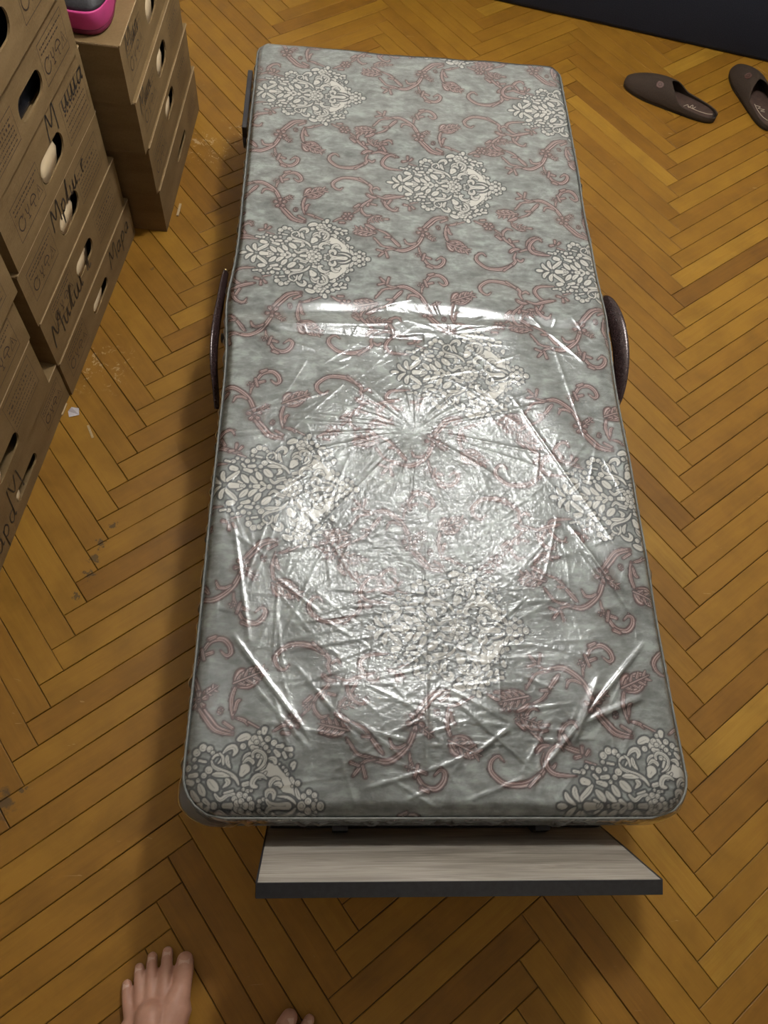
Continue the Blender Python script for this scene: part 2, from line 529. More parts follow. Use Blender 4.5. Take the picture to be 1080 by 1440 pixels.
def sd_stroke(pts, pad):
    """signed distance to a variable-width stroke inside its own bounding box"""
    p = np.array(pts); R = p[:, 2].max() + pad
    ix0 = max(0, int((p[:, 0].min() - R - TX0) / TR)); ix1 = min(TW, int((p[:, 0].max() + R - TX0) / TR) + 2)
    iy0 = max(0, int((p[:, 1].min() - R - TY0) / TR)); iy1 = min(TH, int((p[:, 1].max() + R - TY0) / TR) + 2)
    if ix1 <= ix0 or iy1 <= iy0: return None
    X = gx[iy0:iy1, ix0:ix1]; Y = gy[iy0:iy1, ix0:ix1]; D = np.full(X.shape, 9.0)
    if len(p) == 1: D = np.hypot(X - p[0, 0], Y - p[0, 1]) - p[0, 2]
    for a, b in zip(p[:-1], p[1:]):
        d = b[:2] - a[:2]; L = max(d @ d, 1e-12)
        t = np.clip(((X - a[0]) * d[0] + (Y - a[1]) * d[1]) / L, 0, 1)
        D = np.minimum(D, np.hypot(X - a[0] - t * d[0], Y - a[1] - t * d[1]) - (a[2] + (b[2] - a[2]) * t))
    return (slice(iy0, iy1), slice(ix0, ix1)), D
def paint(sl, mask, c, a=1.0):
    m = np.clip(mask, 0, 1) * a; T = tile[sl]
    T[..., :3] = T[..., :3] * (1 - m[..., None]) * 1 + np.array(c, np.float32) * m[..., None]
    T[..., 3] = T[..., 3] * (1 - m) + m      # colour is premultiplied by coverage
def cov(D, r=0.0): return 0.5 - (D - r) / TR
def poly_mask(P):
    P = np.array(P)[:, :2]; ins = np.zeros(gx.shape, bool); n = len(P)
    for i in range(n):
        x0, y0 = P[i]; x1, y1 = P[(i + 1) % n]
        if y0 == y1: continue
        c = ((gy > y0) != (gy > y1)) & (gx < (x1 - x0) * (gy - y0) / (y1 - y0) + x0); ins ^= c
    return ins.astype(float)
DARK = (0.006, 0.009, 0.012); WHT = (0.64, 0.61, 0.555); RED = (0.034, 0.013, 0.011); PINK = (0.58, 0.42, 0.39); MID = (0.135, 0.054, 0.048)
els = []
for line in PAT.strip().split('\n'):
    k, *pp = line.split(); els.append((k, [tuple(float(v) / 1e4 for v in q.split(',')) for q in pp]))
full = (slice(0, TH), slice(0, TW))
# soft brown shade round the scrolls, then scrolls with dark rims, red-brown bodies and pale highlights
def taper(p, lo=.45):
    if len(p) < 3: return p
    n = len(p) - 1; return [(a, b, c * (lo + (1 - lo) * min(1, 3.2 * min(i / n + .04, 1 - i / n + .04)) ** .7)) for i, (a, b, c) in enumerate(p)]
reds = [(k, taper([(a, b, c * 1.15 + .0006) for a, b, c in (spline(p, 4) if len(p) > 2 else p)])) for k, p in els if k == 'r']
def petals(cx, cy, R, n, ph, core=.30):
    """flower: n rounded petals about a dark-ringed heart"""
    out = []
    for i in range(n):
        a = ph + 2 * math.pi * i / n
        out.append([(cx + math.cos(a) * R * .42, cy + math.sin(a) * R * .42, R * .18), (cx + math.cos(a) * R * .74, cy + math.sin(a) * R * .74, R * .33)])
    out.append([(cx, cy, R * core)]); return out
def leaf(bx, by, tx, ty, W_, n=4):
    """leaf with paired pointed lobes along a mid rib"""
    d = np.array([tx - bx, ty - by]); L = np.hypot(*d); d = d / L; nn_ = np.array([-d[1], d[0]]); out = []
    for i in range(n):
        s_ = (i + .35) / (n + .4); w_ = W_ * math.sin(math.pi * (.22 + .68 * s_))
        for sg in (1, -1):
            c = np.array([bx, by]) + d * L * s_; e = c + nn_ * sg * w_ + d * L * .20
            m_ = (c + e) / 2; out.append([(c[0], c[1], W_ * .16), (m_[0], m_[1], W_ * .25), (e[0], e[1], W_ * .08)])
    out.append([(bx, by, W_ * .16), (bx + d[0] * L * .6, by + d[1] * L * .6, W_ * .16), (tx, ty, W_ * .06)]); return out
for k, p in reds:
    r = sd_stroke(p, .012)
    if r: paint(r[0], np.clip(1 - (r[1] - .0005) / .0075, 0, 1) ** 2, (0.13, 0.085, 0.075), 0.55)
def red_shape(p, hl=True):
    r = sd_stroke(p, .004)
    if not r: return
    paint(r[0], cov(r[1], .0009), RED); paint(r[0], cov(r[1], -.0004), MID)
    if not hl: return
    pp = np.array(p); rm = pp[:, 2].max()
    tg = np.gradient(pp[:, :2], axis=0) if len(pp) > 1 else np.array([[1.0, 0]]); tg /= np.linalg.norm(tg, axis=1)[:, None] + 1e-9
    if tg[:, 0].sum() < 0: tg = -tg
    nv = np.stack([-tg[:, 1], tg[:, 0]], 1)
    for off, rr in (((.38, .20), (-.40, .12)) if rm > .0030 else ((.15, .34),)):
        q = [(a + n_[0] * c * off, b + n_[1] * c * off, max(c * rr, .0003)) for (a, b, c), n_ in zip(p, nv)]
        if len(q) > 3: q = q[1:-1]
        r2 = sd_stroke(q, .004)
        if r2: paint(r2[0], cov(r2[1]), PINK)
lobes = []
for k, p in reds:                       # leaf lobes along the outer side of the longer scrolls
    if len(p) < 12: continue
    pp = np.array(p); cg = pp[:, :2].mean(0); tg = np.gradient(pp[:, :2], axis=0); tg /= np.linalg.norm(tg, axis=1)[:, None] + 1e-9
    dist = np.concatenate([[0], np.cumsum(np.hypot(*np.diff(pp[:, :2], axis=0).T))])
    if dist[-1] < .035: continue
    for s_ in np.arange(.010, dist[-1] - .008, .0105):
        i = int(np.searchsorted(dist, s_)); n_ = np.array([-tg[i, 1], tg[i, 0]])
        if n_ @ (pp[i, :2] - cg) < 0: n_ = -n_
        c_ = pp[i, :2] + n_ * pp[i, 2] * .4; m_ = c_ + n_ * .0016 + tg[i] * .0026; e_ = c_ + n_ * .0022 + tg[i] * .0060
        lobes.append([(c_[0], c_[1], .0012), (m_[0], m_[1], .0019), (e_[0], e_[1], .0006)])
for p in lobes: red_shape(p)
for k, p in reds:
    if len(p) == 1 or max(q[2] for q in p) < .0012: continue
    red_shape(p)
for shp in (leaf(-.026, .166, -.073, .156, .0135), leaf(.128, .180, .179, .203, .0125), leaf(.086, .160, .106, .176, .008, 2), leaf(-.040, .132, -.006, .120, .008, 3), leaf(.246, .150, .236, .140, .006, 2)):
    for q in shp: red_shape(q)
for cx, cy, R, n, ph in ((.0775, .1525, .0150, 5, .4), (.2235, .1225, .0125, 6, .1), (.112, .137, .0050, 3, .5), (.066, .2205, .0062, 4, .3)):
    for q in petals(cx, cy, R, n, ph): red_shape(q)
    r = sd_stroke([(cx, cy, R * .10)], .004); paint(r[0], cov(r[1]), RED)
# medallion: grey ground, dark outline, cream figures with fine inner lines
whites = [(k, taper([(a, b, c * 1.16 + .0004) for a, b, c in (spline(p, 4) if len(p) > 2 else p)], .40)) for k, p in els if k in 'wP']
for k, p in whites:
    if k == 'P': continue
    r = sd_stroke(p, .01)
    if r: paint(r[0], cov(r[1], .0030), (0.040, 0.046, 0.050), .9)
for k, p in els:
    if k == 'P':
        D = poly_mask(p); paint(full, D, WHT)
        q = [(a, b, .0003) for a, b, c in p + [p[0]]]; r = sd_stroke(q, .004); paint(r[0], cov(r[1], .0004), DARK)
_rr = random.Random(2)
for k, p in whites:
    if k == 'P': continue
    r = sd_stroke(p, .004)
    if r: paint(r[0], cov(r[1], .0011), DARK)
    r = sd_stroke([(a, b, max(c - .0002, .0007)) for a, b, c in p], .003)
    if r: paint(r[0], cov(r[1]), WHT)
    rm = max(q[2] for q in p)
    if len(p) == 1 and rm > .0019:       # a curl inside each round knob
        a0 = _rr.uniform(0, 6.28); q = [(p[0][0] + rm * .48 * math.cos(a0 + t * .5), p[0][1] + rm * .48 * math.sin(a0 + t * .5), .0004) for t in range(8)]
        r = sd_stroke(q, .003); paint(r[0], cov(r[1]), DARK, .85)
    elif len(p) > 1 and rm > .0022:      # inner vein on the leaves
        n_ = len(p); q = [(a + .0003, b - c * .22, .0004) for a, b, c in (p[max(0, int(n_ * .1)): max(2, int(n_ * .75))] if n_ > 3 else [p[0], tuple((np.array(p[0]) * .4 + np.array(p[-1]) * .6))])]
        r = sd_stroke(q, .003)
        if r: paint(r[0], cov(r[1]), DARK, .8)
ROWS = [(2.005, [.145, -.46, .75]), (1.747, [-.190, .430]), (1.465, [.129, -.490, .747]), (1.222, [-.180, .446]), (.939, [.131, -.489, .751]), (.673, [-.200, .417]), (.419, [.083, -.530, .700]), (.144, [-.250, .370]), (-.12, [.05, .66, -.57])]
def sample_print(x, y):
    """premultiplied colour + coverage of the print at world x, y"""
    out = np.zeros((len(x), 4), np.float32)
    for ya, xs in ROWS:
        for xt in xs:
            X = x - xt; Y = np.abs(y - ya)
            m = (X > TX0 + .002) & (X < TX1 - .002) & (Y < TY1 - .002)
            if not m.any(): continue
            fx = (X[m] - TX0) / TR - .5; fy = (Y[m] - TY0) / TR - .5
            ix = fx.astype(int); iy = fy.astype(int); ax = (fx - ix)[:, None]; ay = (fy - iy)[:, None]
            c = (tile[iy, ix] * (1 - ax) + tile[iy, ix + 1] * ax) * (1 - ay) + (tile[iy + 1, ix] * (1 - ax) + tile[iy + 1, ix + 1] * ax) * ay
            o_ = out[m]; out[m] = c + o_ * (1 - c[:, 3:4])
    return out

# ------------------------------------------------------------------ mattress and its plastic wrap
MX, MW, MY0, MY1, MZ = 0.199, 0.381, 0.131, 1.936, 0.300
rng = np.random.RandomState(3)
def half_width(y):
    rn, rf = .062, .035
    wv = np.full_like(y, MW); d = y - MY0; m = d < rn; wv[m] -= rn - np.sqrt(np.maximum(rn ** 2 - (rn - d[m]) ** 2, 0))
    d = MY1 - y; m = d < rf; wv[m] -= rf - np.sqrt(np.maximum(rf ** 2 - (rf - d[m]) ** 2, 0))
    return wv
_w = [(rng.uniform(-1, 1), rng.uniform(-1, 1), rng.uniform(0, 6.28)) for _ in range(14)]
def soft_height(x, y):
    h = np.zeros_like(x)
    for i, (a, b, p) in enumerate(_w):
        f = 6 + i * 2.2; h += np.sin((a * x + b * y) * f * 2 + p) * .0016 / (1 + i * .25)
    h -= .0045 * np.exp(-((y - 1.075 - .01 * np.sin(x * 9)) / .016) ** 2)          # fold between the two halves
    h -= .003 * np.exp(-((y - 1.02) / .010) ** 2) * (x < .2)
    for cx, cy, s_, d in ((.177, .807, .045, .006), (.25, 1.04, .05, .005), (.19, .33, .05, .003), (.2, 1.5, .06, .003)):
        h -= d * np.exp(-((x - cx) ** 2 + (y - cy) ** 2) / s_ ** 2)
    return h
def edge_drop(x, y, wv):
    d = np.minimum(np.minimum(wv - np.abs(x - MX), y - MY0), MY1 - y)
    r = .022; q = np.clip(d / r, 0, 1)
    return .010 * (1 - np.sqrt(1 - (1 - q) ** 2))
def outline_shift(y):
    """the sides bulge at the fold; left and right offsets"""
    b = np.exp(-((y - 1.09) / .085) ** 2); far = np.clip((y - 1.45) / .5, 0, 1)
    return -.010 * b, .003 * b
def cloth_grid(step, lift, extra, drops, shape_extra=None):
    ny = int((MY1 - MY0) / step); nx = int(2 * MW / step)
    y = MY0 + (MY1 - MY0) * np.arange(ny + 1) / ny; t = np.linspace(-1, 1, nx + 1)
    wv = half_width(y); T, Y = np.meshgrid(t, y); WV = wv[:, None] * np.ones_like(T)
    lf, rt = outline_shift(Y)
    X = MX + T * WV + np.where(T < 0, -lf * T * np.abs(T) ** 3 * -1, rt * T ** 4)
    X = MX + T * WV + np.where(T < 0, lf * T ** 4, rt * T ** 4)
    XB = MX + T * WV
    Z = MZ + soft_height(X, Y) - edge_drop(XB, Y, WV) + lift
    if shape_extra is not None: Z = Z + shape_extra(X, Y)
    # boundary loop
    idx = np.arange((ny + 1) * (nx + 1)).reshape(ny + 1, nx + 1)
    loop = np.concatenate([idx[0, :], idx[1:, -1], idx[-1, -2::-1], idx[-2:0:-1, 0]])
    P = np.stack([X.ravel(), Y.ravel(), Z.ravel()], 1); L = P[loop]
    nb = len(loop); tg = np.roll(L, -3, 0) - np.roll(L, 3, 0); nrm = np.stack([tg[:, 1], -tg[:, 0]], 1); nrm /= np.linalg.norm(nrm, axis=1)[:, None] + 1e-9
    rings = []; F = [np.stack([idx[:-1, :-1].ravel(), idx[:-1, 1:].ravel(), idx[1:, 1:].ravel(), idx[1:, :-1].ravel()], 1)]
    prev = loop; base = len(P); allP = [P]; PX = [X.ravel()]; PY = [Y.ravel()]
    for i, (out_, dz) in enumerate(drops):
        wob = extra(np.arange(nb) / nb, i) if extra else 0
        sk_ = min(1, -dz / .05); R = np.stack([L[:, 0] + nrm[:, 0] * (out_ + wob), L[:, 1] + nrm[:, 1] * (out_ + wob), L[:, 2] * (1 - sk_) + (MZ - .009) * sk_ + dz], 1)
        allP.append(R); PX.append(L[:, 0] + nrm[:, 0] * -dz); PY.append(L[:, 1] + nrm[:, 1] * -dz)
        cur = base + np.arange(nb); F.append(np.stack([prev, cur, np.roll(cur, -1), np.roll(prev, -1)], 1)); prev = cur; base += nb
    return np.concatenate(allP), np.concatenate(F), np.concatenate(PX), np.concatenate(PY), L, nrm
def np_mesh(name, P, F, mat, parent):
    me = bpy.data.meshes.new(name); me.vertices.add(len(P)); me.vertices.foreach_set('co', P.astype(np.float32).ravel())
    me.loops.add(F.size); me.loops.foreach_set('vertex_index', F.astype(np.int32).ravel())
    me.polygons.add(len(F)); me.polygons.foreach_set('loop_start', np.arange(len(F), dtype=np.int32) * 4)
    me.update(calc_edges=True)
    return link_mesh(name, me, mat, parent, None, True), me

mm = NT('printed_ticking')
pa = mm.new('ShaderNodeAttribute', _attribute_name='print')
pos = mm.pos()
n1 = mm.noise(mm.mapping(pos, (1, 1.4, 1)), 17, 7, 0.70, 0.5); n2 = mm.noise(mm.mapping(pos, (1, 2.2, 1)), 42, 4, 0.6)
nn = mm.math('ADD', mm.math('MULTIPLY', n1, .6), mm.math('MULTIPLY', n2, .4))
ground = mm.ramp(nn, [(0.38, (0.135, 0.142, 0.132)), (0.50, (0.240, 0.252, 0.236)), (0.60, (0.38, 0.405, 0.380))])
sc_ = mm.new('ShaderNodeVectorMath', _operation='SCALE'); mm.set(sc_, 'i0', ground); mm.set(sc_, 'Scale', mm.math('SUBTRACT', 1.0, pa.outputs['Alpha']))
ad = mm.new('ShaderNodeVectorMath', _operation='ADD'); mm.set(ad, 'i0', sc_.outputs[0]); mm.set(ad, 'i1', pa.outputs['Color'])
mm.base(ad.outputs[0], 0.75, 0, 0.25, mm.bump(mm.noise(pos, 900, 2), .25, .0004)); mm.set(mm.p, 'Sheen Weight', 0.1)
M_tick = mm.m
M_pipe = simple('grey_piping', (0.15, 0.155, 0.145), 0.6, nscale=80, var=.2)

mattress = empty('mattress', (MX, MY0, .225), 0, 'single mattress in grey damask cloth with red scrolls, wrapped in crinkled clear plastic', 'mattress')
dr = [(.002, -.005), (.004, -.014), (.004, -.030), (.002, -.046), (-.002, -.060), (-.02, -.064)]
P, F, PX, PY, LOOP, NRM = cloth_grid(.00126, 0.0, None, dr)
cover, me = np_mesh('cover', P, F, M_tick, mattress)
colr = sample_print(PX, PY)
me.color_attributes.new('print', 'FLOAT_COLOR', 'POINT').data.foreach_set('color', colr.astype(np.float32).ravel())
cover.matrix_parent_inverse = Matrix.Translation((-MX, -MY0, -.225))
def rel(o): o.matrix_parent_inverse = Matrix.Translation((-MX, -MY0, -.225)); return o
k_ = max(1, len(LOOP) // 420)
pl = [Vector((p[0] + n[0] * .003, p[1] + n[1] * .003, p[2] + .0005)) for p, n in zip(LOOP[::k_], NRM[::k_])]; pl.append(pl[0])
rel(MB().tube(pl, .0019, 8, cap=False).build('piping', M_pipe, mattress, True))
pl = [Vector((p[0] + n[0] * .006, p[1] + n[1] * .006, MZ - .060)) for p, n in zip(LOOP[::k_], NRM[::k_])]; pl.append(pl[0])
rel(MB().tube(pl, .0019, 8, cap=False).build('piping', M_pipe, mattress, True))
bl = MB().box(MX - MW + .02, MX + MW - .02, MY0 + .02, MY1 - .02, MZ - .0755, MZ - .070).build('underside', M_pipe, mattress); rel(bl)

# wrinkles of the film: folds with a place of their own, then fans and a net of fine creases
segs = []
def fold(a, b, h, wd):
    if h > .0028: h, wd = h * .5, wd * .55
    segs.append((a[0], a[1], b[0], b[1], h, wd))
for a, b, h, wd in [((-.142, .598), (-.102, .393), .004, .004), ((-.127, .401), (-.004, .246), .005, .004), ((.549, .402), (.367, .21), .007, .005), ((.448, .614), (.542, .443), .006, .005),
    ((.197, .813), (.180, .329), .0035, .003), ((.181, .352), (.175, .178), .002, .003), ((.253, .220), (.312, .263), .004, .006), ((-.014, .431), (.236, .526), .003, .003), ((-.173, 1.017), (-.02, .98), .005, .006),
    ((.206, 1.06), (.455, 1.058), .005, .006), ((.366, .886), (.52, .588), .005, .004), ((.225, .301), (.35, .189), .004, .005), ((-.126, .828), (.024, .884), .003, .003), ((.41, .24), (.46, .34), .007, .010), ((.43, .27), (.53, .31), .006, .008),
    ((-.16, 1.03), (.14, 1.055), .004, .004), ((.14, 1.055), (.20, 1.08), .003, .003), ((.42, 1.09), (.52, .98), .005, .004), ((.46, 1.03), (.50, .80), .004, .003), ((-.15, 1.06), (-.06, 1.01), .005, .007)]: fold(a, b, h, wd)
R_ = random.Random(11)
for cx, cy, n, L0, L1 in ((.177, .807, 46, .03, .30), (.25, 1.04, 26, .03, .16)):
    for i in range(n):
        a = R_.uniform(0, 2 * math.pi); l = R_.uniform(L0, L1); s0 = R_.uniform(.0, .03)
        fold((cx + math.cos(a) * s0, cy + math.sin(a) * s0), (cx + math.cos(a) * l, cy + math.sin(a) * l), R_.uniform(.0008, .0025), R_.uniform(.0018, .004))
for i in range(850):
    cx, cy = R_.gauss(.19, .13), R_.gauss(.60, .20)
    if R_.random() < .3: cx, cy = R_.uniform(-.16, .56), R_.uniform(.16, 1.08)
    if not (-.17 < cx < .57 and .14 < cy < 1.12): continue
    a = R_.choice([R_.gauss(0.1, .35), R_.gauss(-.9, .35), R_.gauss(.9, .4), R_.uniform(0, 3.14)]); l = R_.uniform(.015, .09)
    fold((cx - math.cos(a) * l, cy - math.sin(a) * l), (cx + math.cos(a) * l, cy + math.sin(a) * l), R_.uniform(.0003, .0014), R_.uniform(.0010, .0022))
for i in range(60):
    cx, cy = R_.uniform(-.16, .56), R_.uniform(1.12, 1.9); a = R_.gauss(.3, .6); l = R_.uniform(.01, .06)
    fold((cx - math.cos(a) * l, cy - math.sin(a) * l), (cx + math.cos(a) * l, cy + math.sin(a) * l), R_.uniform(.0002, .0008), R_.uniform(.0015, .0035))
def film_extra(X, Y):
    H = np.zeros_like(X); st = (X[0, 1] - X[0, 0]) if X.shape[1] > 1 else .003
    ys = Y[:, 0]
    for x0, y0, x1, y1, h, wd in segs:
        pad = wd * 3.2; r0, r1 = np.searchsorted(ys, [min(y0, y1) - pad, max(y0, y1) + pad])
        if r1 <= r0: continue
        xr = X[(r0 + r1) // 2]; c0, c1 = np.searchsorted(xr, [min(x0, x1) - pad, max(x0, x1) + pad])
        if c1 <= c0: continue
        xx = X[r0:r1, c0:c1]; yy = Y[r0:r1, c0:c1]; dx, dy = x1 - x0, y1 - y0; L = dx * dx + dy * dy
        t = ((xx - x0) * dx + (yy - y0) * dy) / L; tc = np.clip(t, 0, 1)
        d = np.hypot(xx - x0 - tc * dx, yy - y0 - tc * dy)
        H[r0:r1, c0:c1] = np.maximum(H[r0:r1, c0:c1], h * np.exp(-(d / wd)) * (1 - (2 * tc - 1) ** 4 * .6))
    return H
M_film = None
fm = NT('clear_plastic_film')
pos = fm.pos()
cr_ = fm.new('ShaderNodeAttribute', _attribute_name='crinkle').outputs['Fac']
wv1 = fm.noise(fm.mapping(pos, (1, 1, 1)), 48, 4, 0.6, 1.8)
wv2 = fm.noise(fm.mapping(pos, (62, 18, 10), (0, 0, .5)), 3.0, 4, 0.6, 1.0)
wv3 = fm.noise(fm.mapping(pos, (16, 56, 10), (0, 0, .25)), 3.0, 4, 0.6, 1.2)
vo = fm.new('ShaderNodeTexVoronoi', _feature='DISTANCE_TO_EDGE'); fm.set(vo, 'Vector', fm.mapping(pos, (1, 1.4, 1), (0, 0, .4))); fm.set(vo, 'Scale', 75.0)
hh = fm.math('ADD', fm.math('MULTIPLY', wv1, .9), fm.math('ADD', fm.math('MULTIPLY', wv2, .55), fm.math('MULTIPLY', wv3, .55)))
hh = fm.math('ADD', hh, fm.math('MULTIPLY', fm.math('MINIMUM', vo.outputs['Distance'], .25), -.5))
bp_ = fm.new('ShaderNodeBump', Height=fm.math('MULTIPLY', hh, cr_)); bp_.inputs['Strength'].default_value = 1.0; bp_.inputs['Distance'].default_value = .00115
g1 = fm.new('ShaderNodeBsdfGlossy', Roughness=0.14, Normal=bp_.outputs[0]); g1.inputs['Color'].default_value = (.95, .98, 1, 1)
g2 = fm.new('ShaderNodeBsdfGlossy', Roughness=0.32, Normal=bp_.outputs[0]); g2.inputs['Color'].default_value = (.95, .98, 1, 1)
gm_ = fm.new('ShaderNodeMixShader'); gm_.inputs[0].default_value = .5; fm.t.links.new(g1.outputs[0], gm_.inputs[1]); fm.t.links.new(g2.outputs[0], gm_.inputs[2])
tr = fm.new('ShaderNodeBsdfTransparent'); tr.inputs['Color'].default_value = (.96, .97, .97, 1)
fr = fm.new('ShaderNodeFresnel', IOR=1.5, Normal=bp_.outputs[0])
fac = fm.math('MULTIPLY', fr.outputs[0], FILM_K, clamp=True)
ms = fm.new('ShaderNodeMixShader', Fac=fac); fm.t.links.new(tr.outputs[0], ms.inputs[1]); fm.t.links.new(gm_.outputs[0], ms.inputs[2])
fm.t.links.new(ms.outputs[0], fm.out.inputs['Surface']); M_film = fm.m
_ph = rng.uniform(0, 6.28, 12)
def skirt_wob(s, i):
    w_ = np.zeros_like(s)
    for j, f in enumerate((31, 57, 83, 121, 167, 211)): w_ += np.sin(s * 2 * math.pi * f + _ph[j] + i * .9) * .0009
    c = np.exp(-((((s + .5) % 1) - .5 + .004) / .006) ** 2) * .010       # gathered film at the near left corner
    return w_ + .001 + np.abs(c) * (i < 4)
P, F, PX, PY, _, _ = cloth_grid(.0024, .0016, skirt_wob, [(.0045, -.005), (.0070, -.014), (.0072, -.030), (.0055, -.046), (.002, -.060)], film_extra)
film, me = np_mesh('plastic_wrap', P, F, M_film, mattress); rel(film)
film['label'] = 'crinkled clear plastic film over the mattress'
X, Y = P[:, 0], P[:, 1]
low = 1 / (1 + np.exp((Y - 1.09) / .012))
core = np.exp(-(((X - .19) / .22) ** 2 + ((Y - .62) / .30) ** 2) ** 1.5)
cr_v = .10 + low * (.25 + .75 * core)
me.attributes.new('crinkle', 'FLOAT', 'POINT').data.foreach_set('value', cr_v.astype(np.float32))

# ------------------------------------------------------------------ folding bed
M_steel = simple('black_painted_steel', (0.018, 0.018, 0.024), 0.35, 0.0, nscale=200, var=.3, spec=.6)
M_hammer = simple('brown_hammered_enamel', (0.045, 0.026, 0.026), 0.22, 0.3, nscale=420, var=.45, bumpd=.0006, spec=.8)
M_slat = simple('birch_slat', (0.50, 0.36, 0.20), 0.5, nscale=30)
lm = NT('ash_grey_laminate'); v = lm.obj()
q1 = lm.noise(lm.mapping(v, (2.0, 1, 40)), 3.0, 6, .65, 1.2); q2 = lm.noise(lm.mapping(v, (1.0, 1, 12)), 2.0, 3, .5, .8)
lc = lm.ramp(lm.math('ADD', lm.math('MULTIPLY', q1, .6), lm.math('MULTIPLY', q2, .4)), [(0.32, (0.11, 0.092, 0.075)), (0.46, (0.25, 0.225, 0.19)), (0.56, (0.34, 0.31, 0.27)), (0.7, (0.47, 0.43, 0.38))])
M_lam = lm.base(lc, 0.42, 0, .4, lm.bump(q1, .2, .0004))
M_edge = simple('dark_edge_band', (0.016, 0.016, 0.018), 0.45, nscale=120, var=.3)
bed = empty('folding_bed', (.2, MY0, 0), 0, 'folding bed frame with wood-grain headboard under the wrapped mattress', 'bed')
def relb(o): o.matrix_parent_inverse = Matrix.Translation((-.2, -MY0, 0)); return o
zr = .205
for x in (-.13, .53):
    for y0, y1 in ((.145, 1.05), (1.11, 1.90)):
        relb(MB().tube([(x, y0, zr), (x, y1, zr)], .014, 12).build('side_rail', M_steel, bed, True))
for y in (.150, 1.03, 1.13, 1.895):
    relb(MB().tube([(-.13, y, zr), (.53, y, zr)], .012, 12).build('cross_rail', M_steel, bed, True))
for y0, y1 in ((.20, 1.0), (1.17, 1.86)):
    n = int((y1 - y0) / .095)
    for i in range(n + 1):
        y = y0 + (y1 - y0) * i / n
        relb(MB().box(-.125, .525, y - .026, y + .026, .2150, .2238, .002).build('slat', M_slat, bed))
for y in (.30, 1.08, 1.78):
    pts = [(-.13, y, zr - .0), (-.13, y, .03), (-.118, y, .015), (-.09, y, .010), (.49, y, .010), (.518, y, .015), (.53, y, .03), (.53, y, zr)]
    relb(MB().tube(spline(pts, 4), .011, 12).build('leg_hoop', M_steel, bed, True))
# leaning headboard: grey wood-grain board, dark banded edges
hb = empty('headboard', (0, 0, 0)); hb.parent = bed; hb.matrix_parent_inverse = Matrix.Translation((-.2, -MY0, 0))
ax_d = Vector((0, .09, -.22)).normalized(); ax_n = Vector((0, .22, .09)).normalized()
T0 = Vector((.209, .040, .380)); Mh = Matrix(((1, ax_n.x, -ax_d.x, T0.x), (0, ax_n.y, -ax_d.y, T0.y), (0, ax_n.z, -ax_d.z, T0.z), (0, 0, 0, 1)))
wdt = .2735; tk = .0185; hgt = .345
b_ = MB().box(-wdt + .0015, wdt - .0015, -tk + .0, 0, -hgt, -.0012).build('board', M_lam, hb); b_.matrix_local = Mh
b_ = MB().box(-wdt, wdt, -tk - .0006, .0006, -.0012, .0012, .0006).build('edge_band', M_edge, hb); b_.matrix_local = Mh; b_['label'] = 'dark band along the top edge of the headboard'
for s in (-1, 1):
    b_ = MB().box(s * (wdt - .0002) - .0012, s * (wdt - .0002) + .0012, -tk - .0006, .0006, -hgt, -.0013).build('edge_band', M_edge, hb); b_.matrix_local = Mh
b_ = MB().box(-wdt + .004, wdt - .004, .0004, .0075, -.285, -.228, .0015).build('batten', M_steel, hb); b_.matrix_local = Mh; b_['label'] = 'black batten across the lower headboard'
relb(MB().box(-.04, .455, .142, .150, .205, .2225, .001).build('fixing_strip', M_steel, bed))
for x in (.05, .37):
    relb(MB().box(x - .012, x + .012, .118, .152, .150, .216, .001).build('hinge_plate', M_steel, bed))
    relb(MB().tube([(x, .128, .205), (x, .132, .2235)], .0035, 8).build('bolt', M_brass, bed, True))
# curved hinge plates at the fold, both sides
def arc_plate(side):
    if side > 0: pts = [(.606, 1.205, .225), (.609, 1.195, .246), (.615, 1.165, .258), (.623, 1.115, .260), (.627, 1.06, .250), (.626, 1.01, .232), (.619, .965, .208), (.606, .93, .180)]
    else: pts = [(-.211, 1.225, .240), (-.213, 1.19, .244), (-.215, 1.14, .246), (-.218, 1.08, .246), (-.219, 1.03, .242), (-.217, .985, .228), (-.213, .95, .205), (-.210, .915, .180)]
    pts = spline(pts, 5); n = len(pts); wd = [.006 + (.014 if side > 0 else .0055) * math.sin(math.pi * min(1, max(0, (i / (n - 1)) * .93 + .05))) ** .6 for i in range(n)]
    return pts, wd
for s in (1, -1):
    pts, wd = arc_plate(s); o = relb(MB().tube(pts, wd, 16, flat=(Vector((.8 * s, 0, -.6)).normalized(), .38)).build('hinge_arm', M_hammer, bed, True))
    x = .60 if s > 0 else -.20
    relb(MB().tube([(x - s * .075, 1.075, zr), (x + s * .012, 1.075, zr + .0)], .010, 12).build('hinge_pin', M_steel, bed, True))
relb(MB().ball((-.223, 1.005, .225), .005, 10, 8).build('rivet', M_steel, bed, True))
relb(MB().ball((-.214, 1.236, .232), .0045, 10, 8).build('rivet', M_brass, bed, True))
relb(MB().box(-.208, -.196, 1.66, 1.875, .230, .262, .002).build('side_bar', M_steel, bed))
for y in (1.66, 1.84):
    relb(MB().tube([(-.203, y, .234), (-.203, y, .210), (-.196, y, .204), (-.13, y, .204)], .005, 8).build('bar_bracket', M_steel, bed, True))

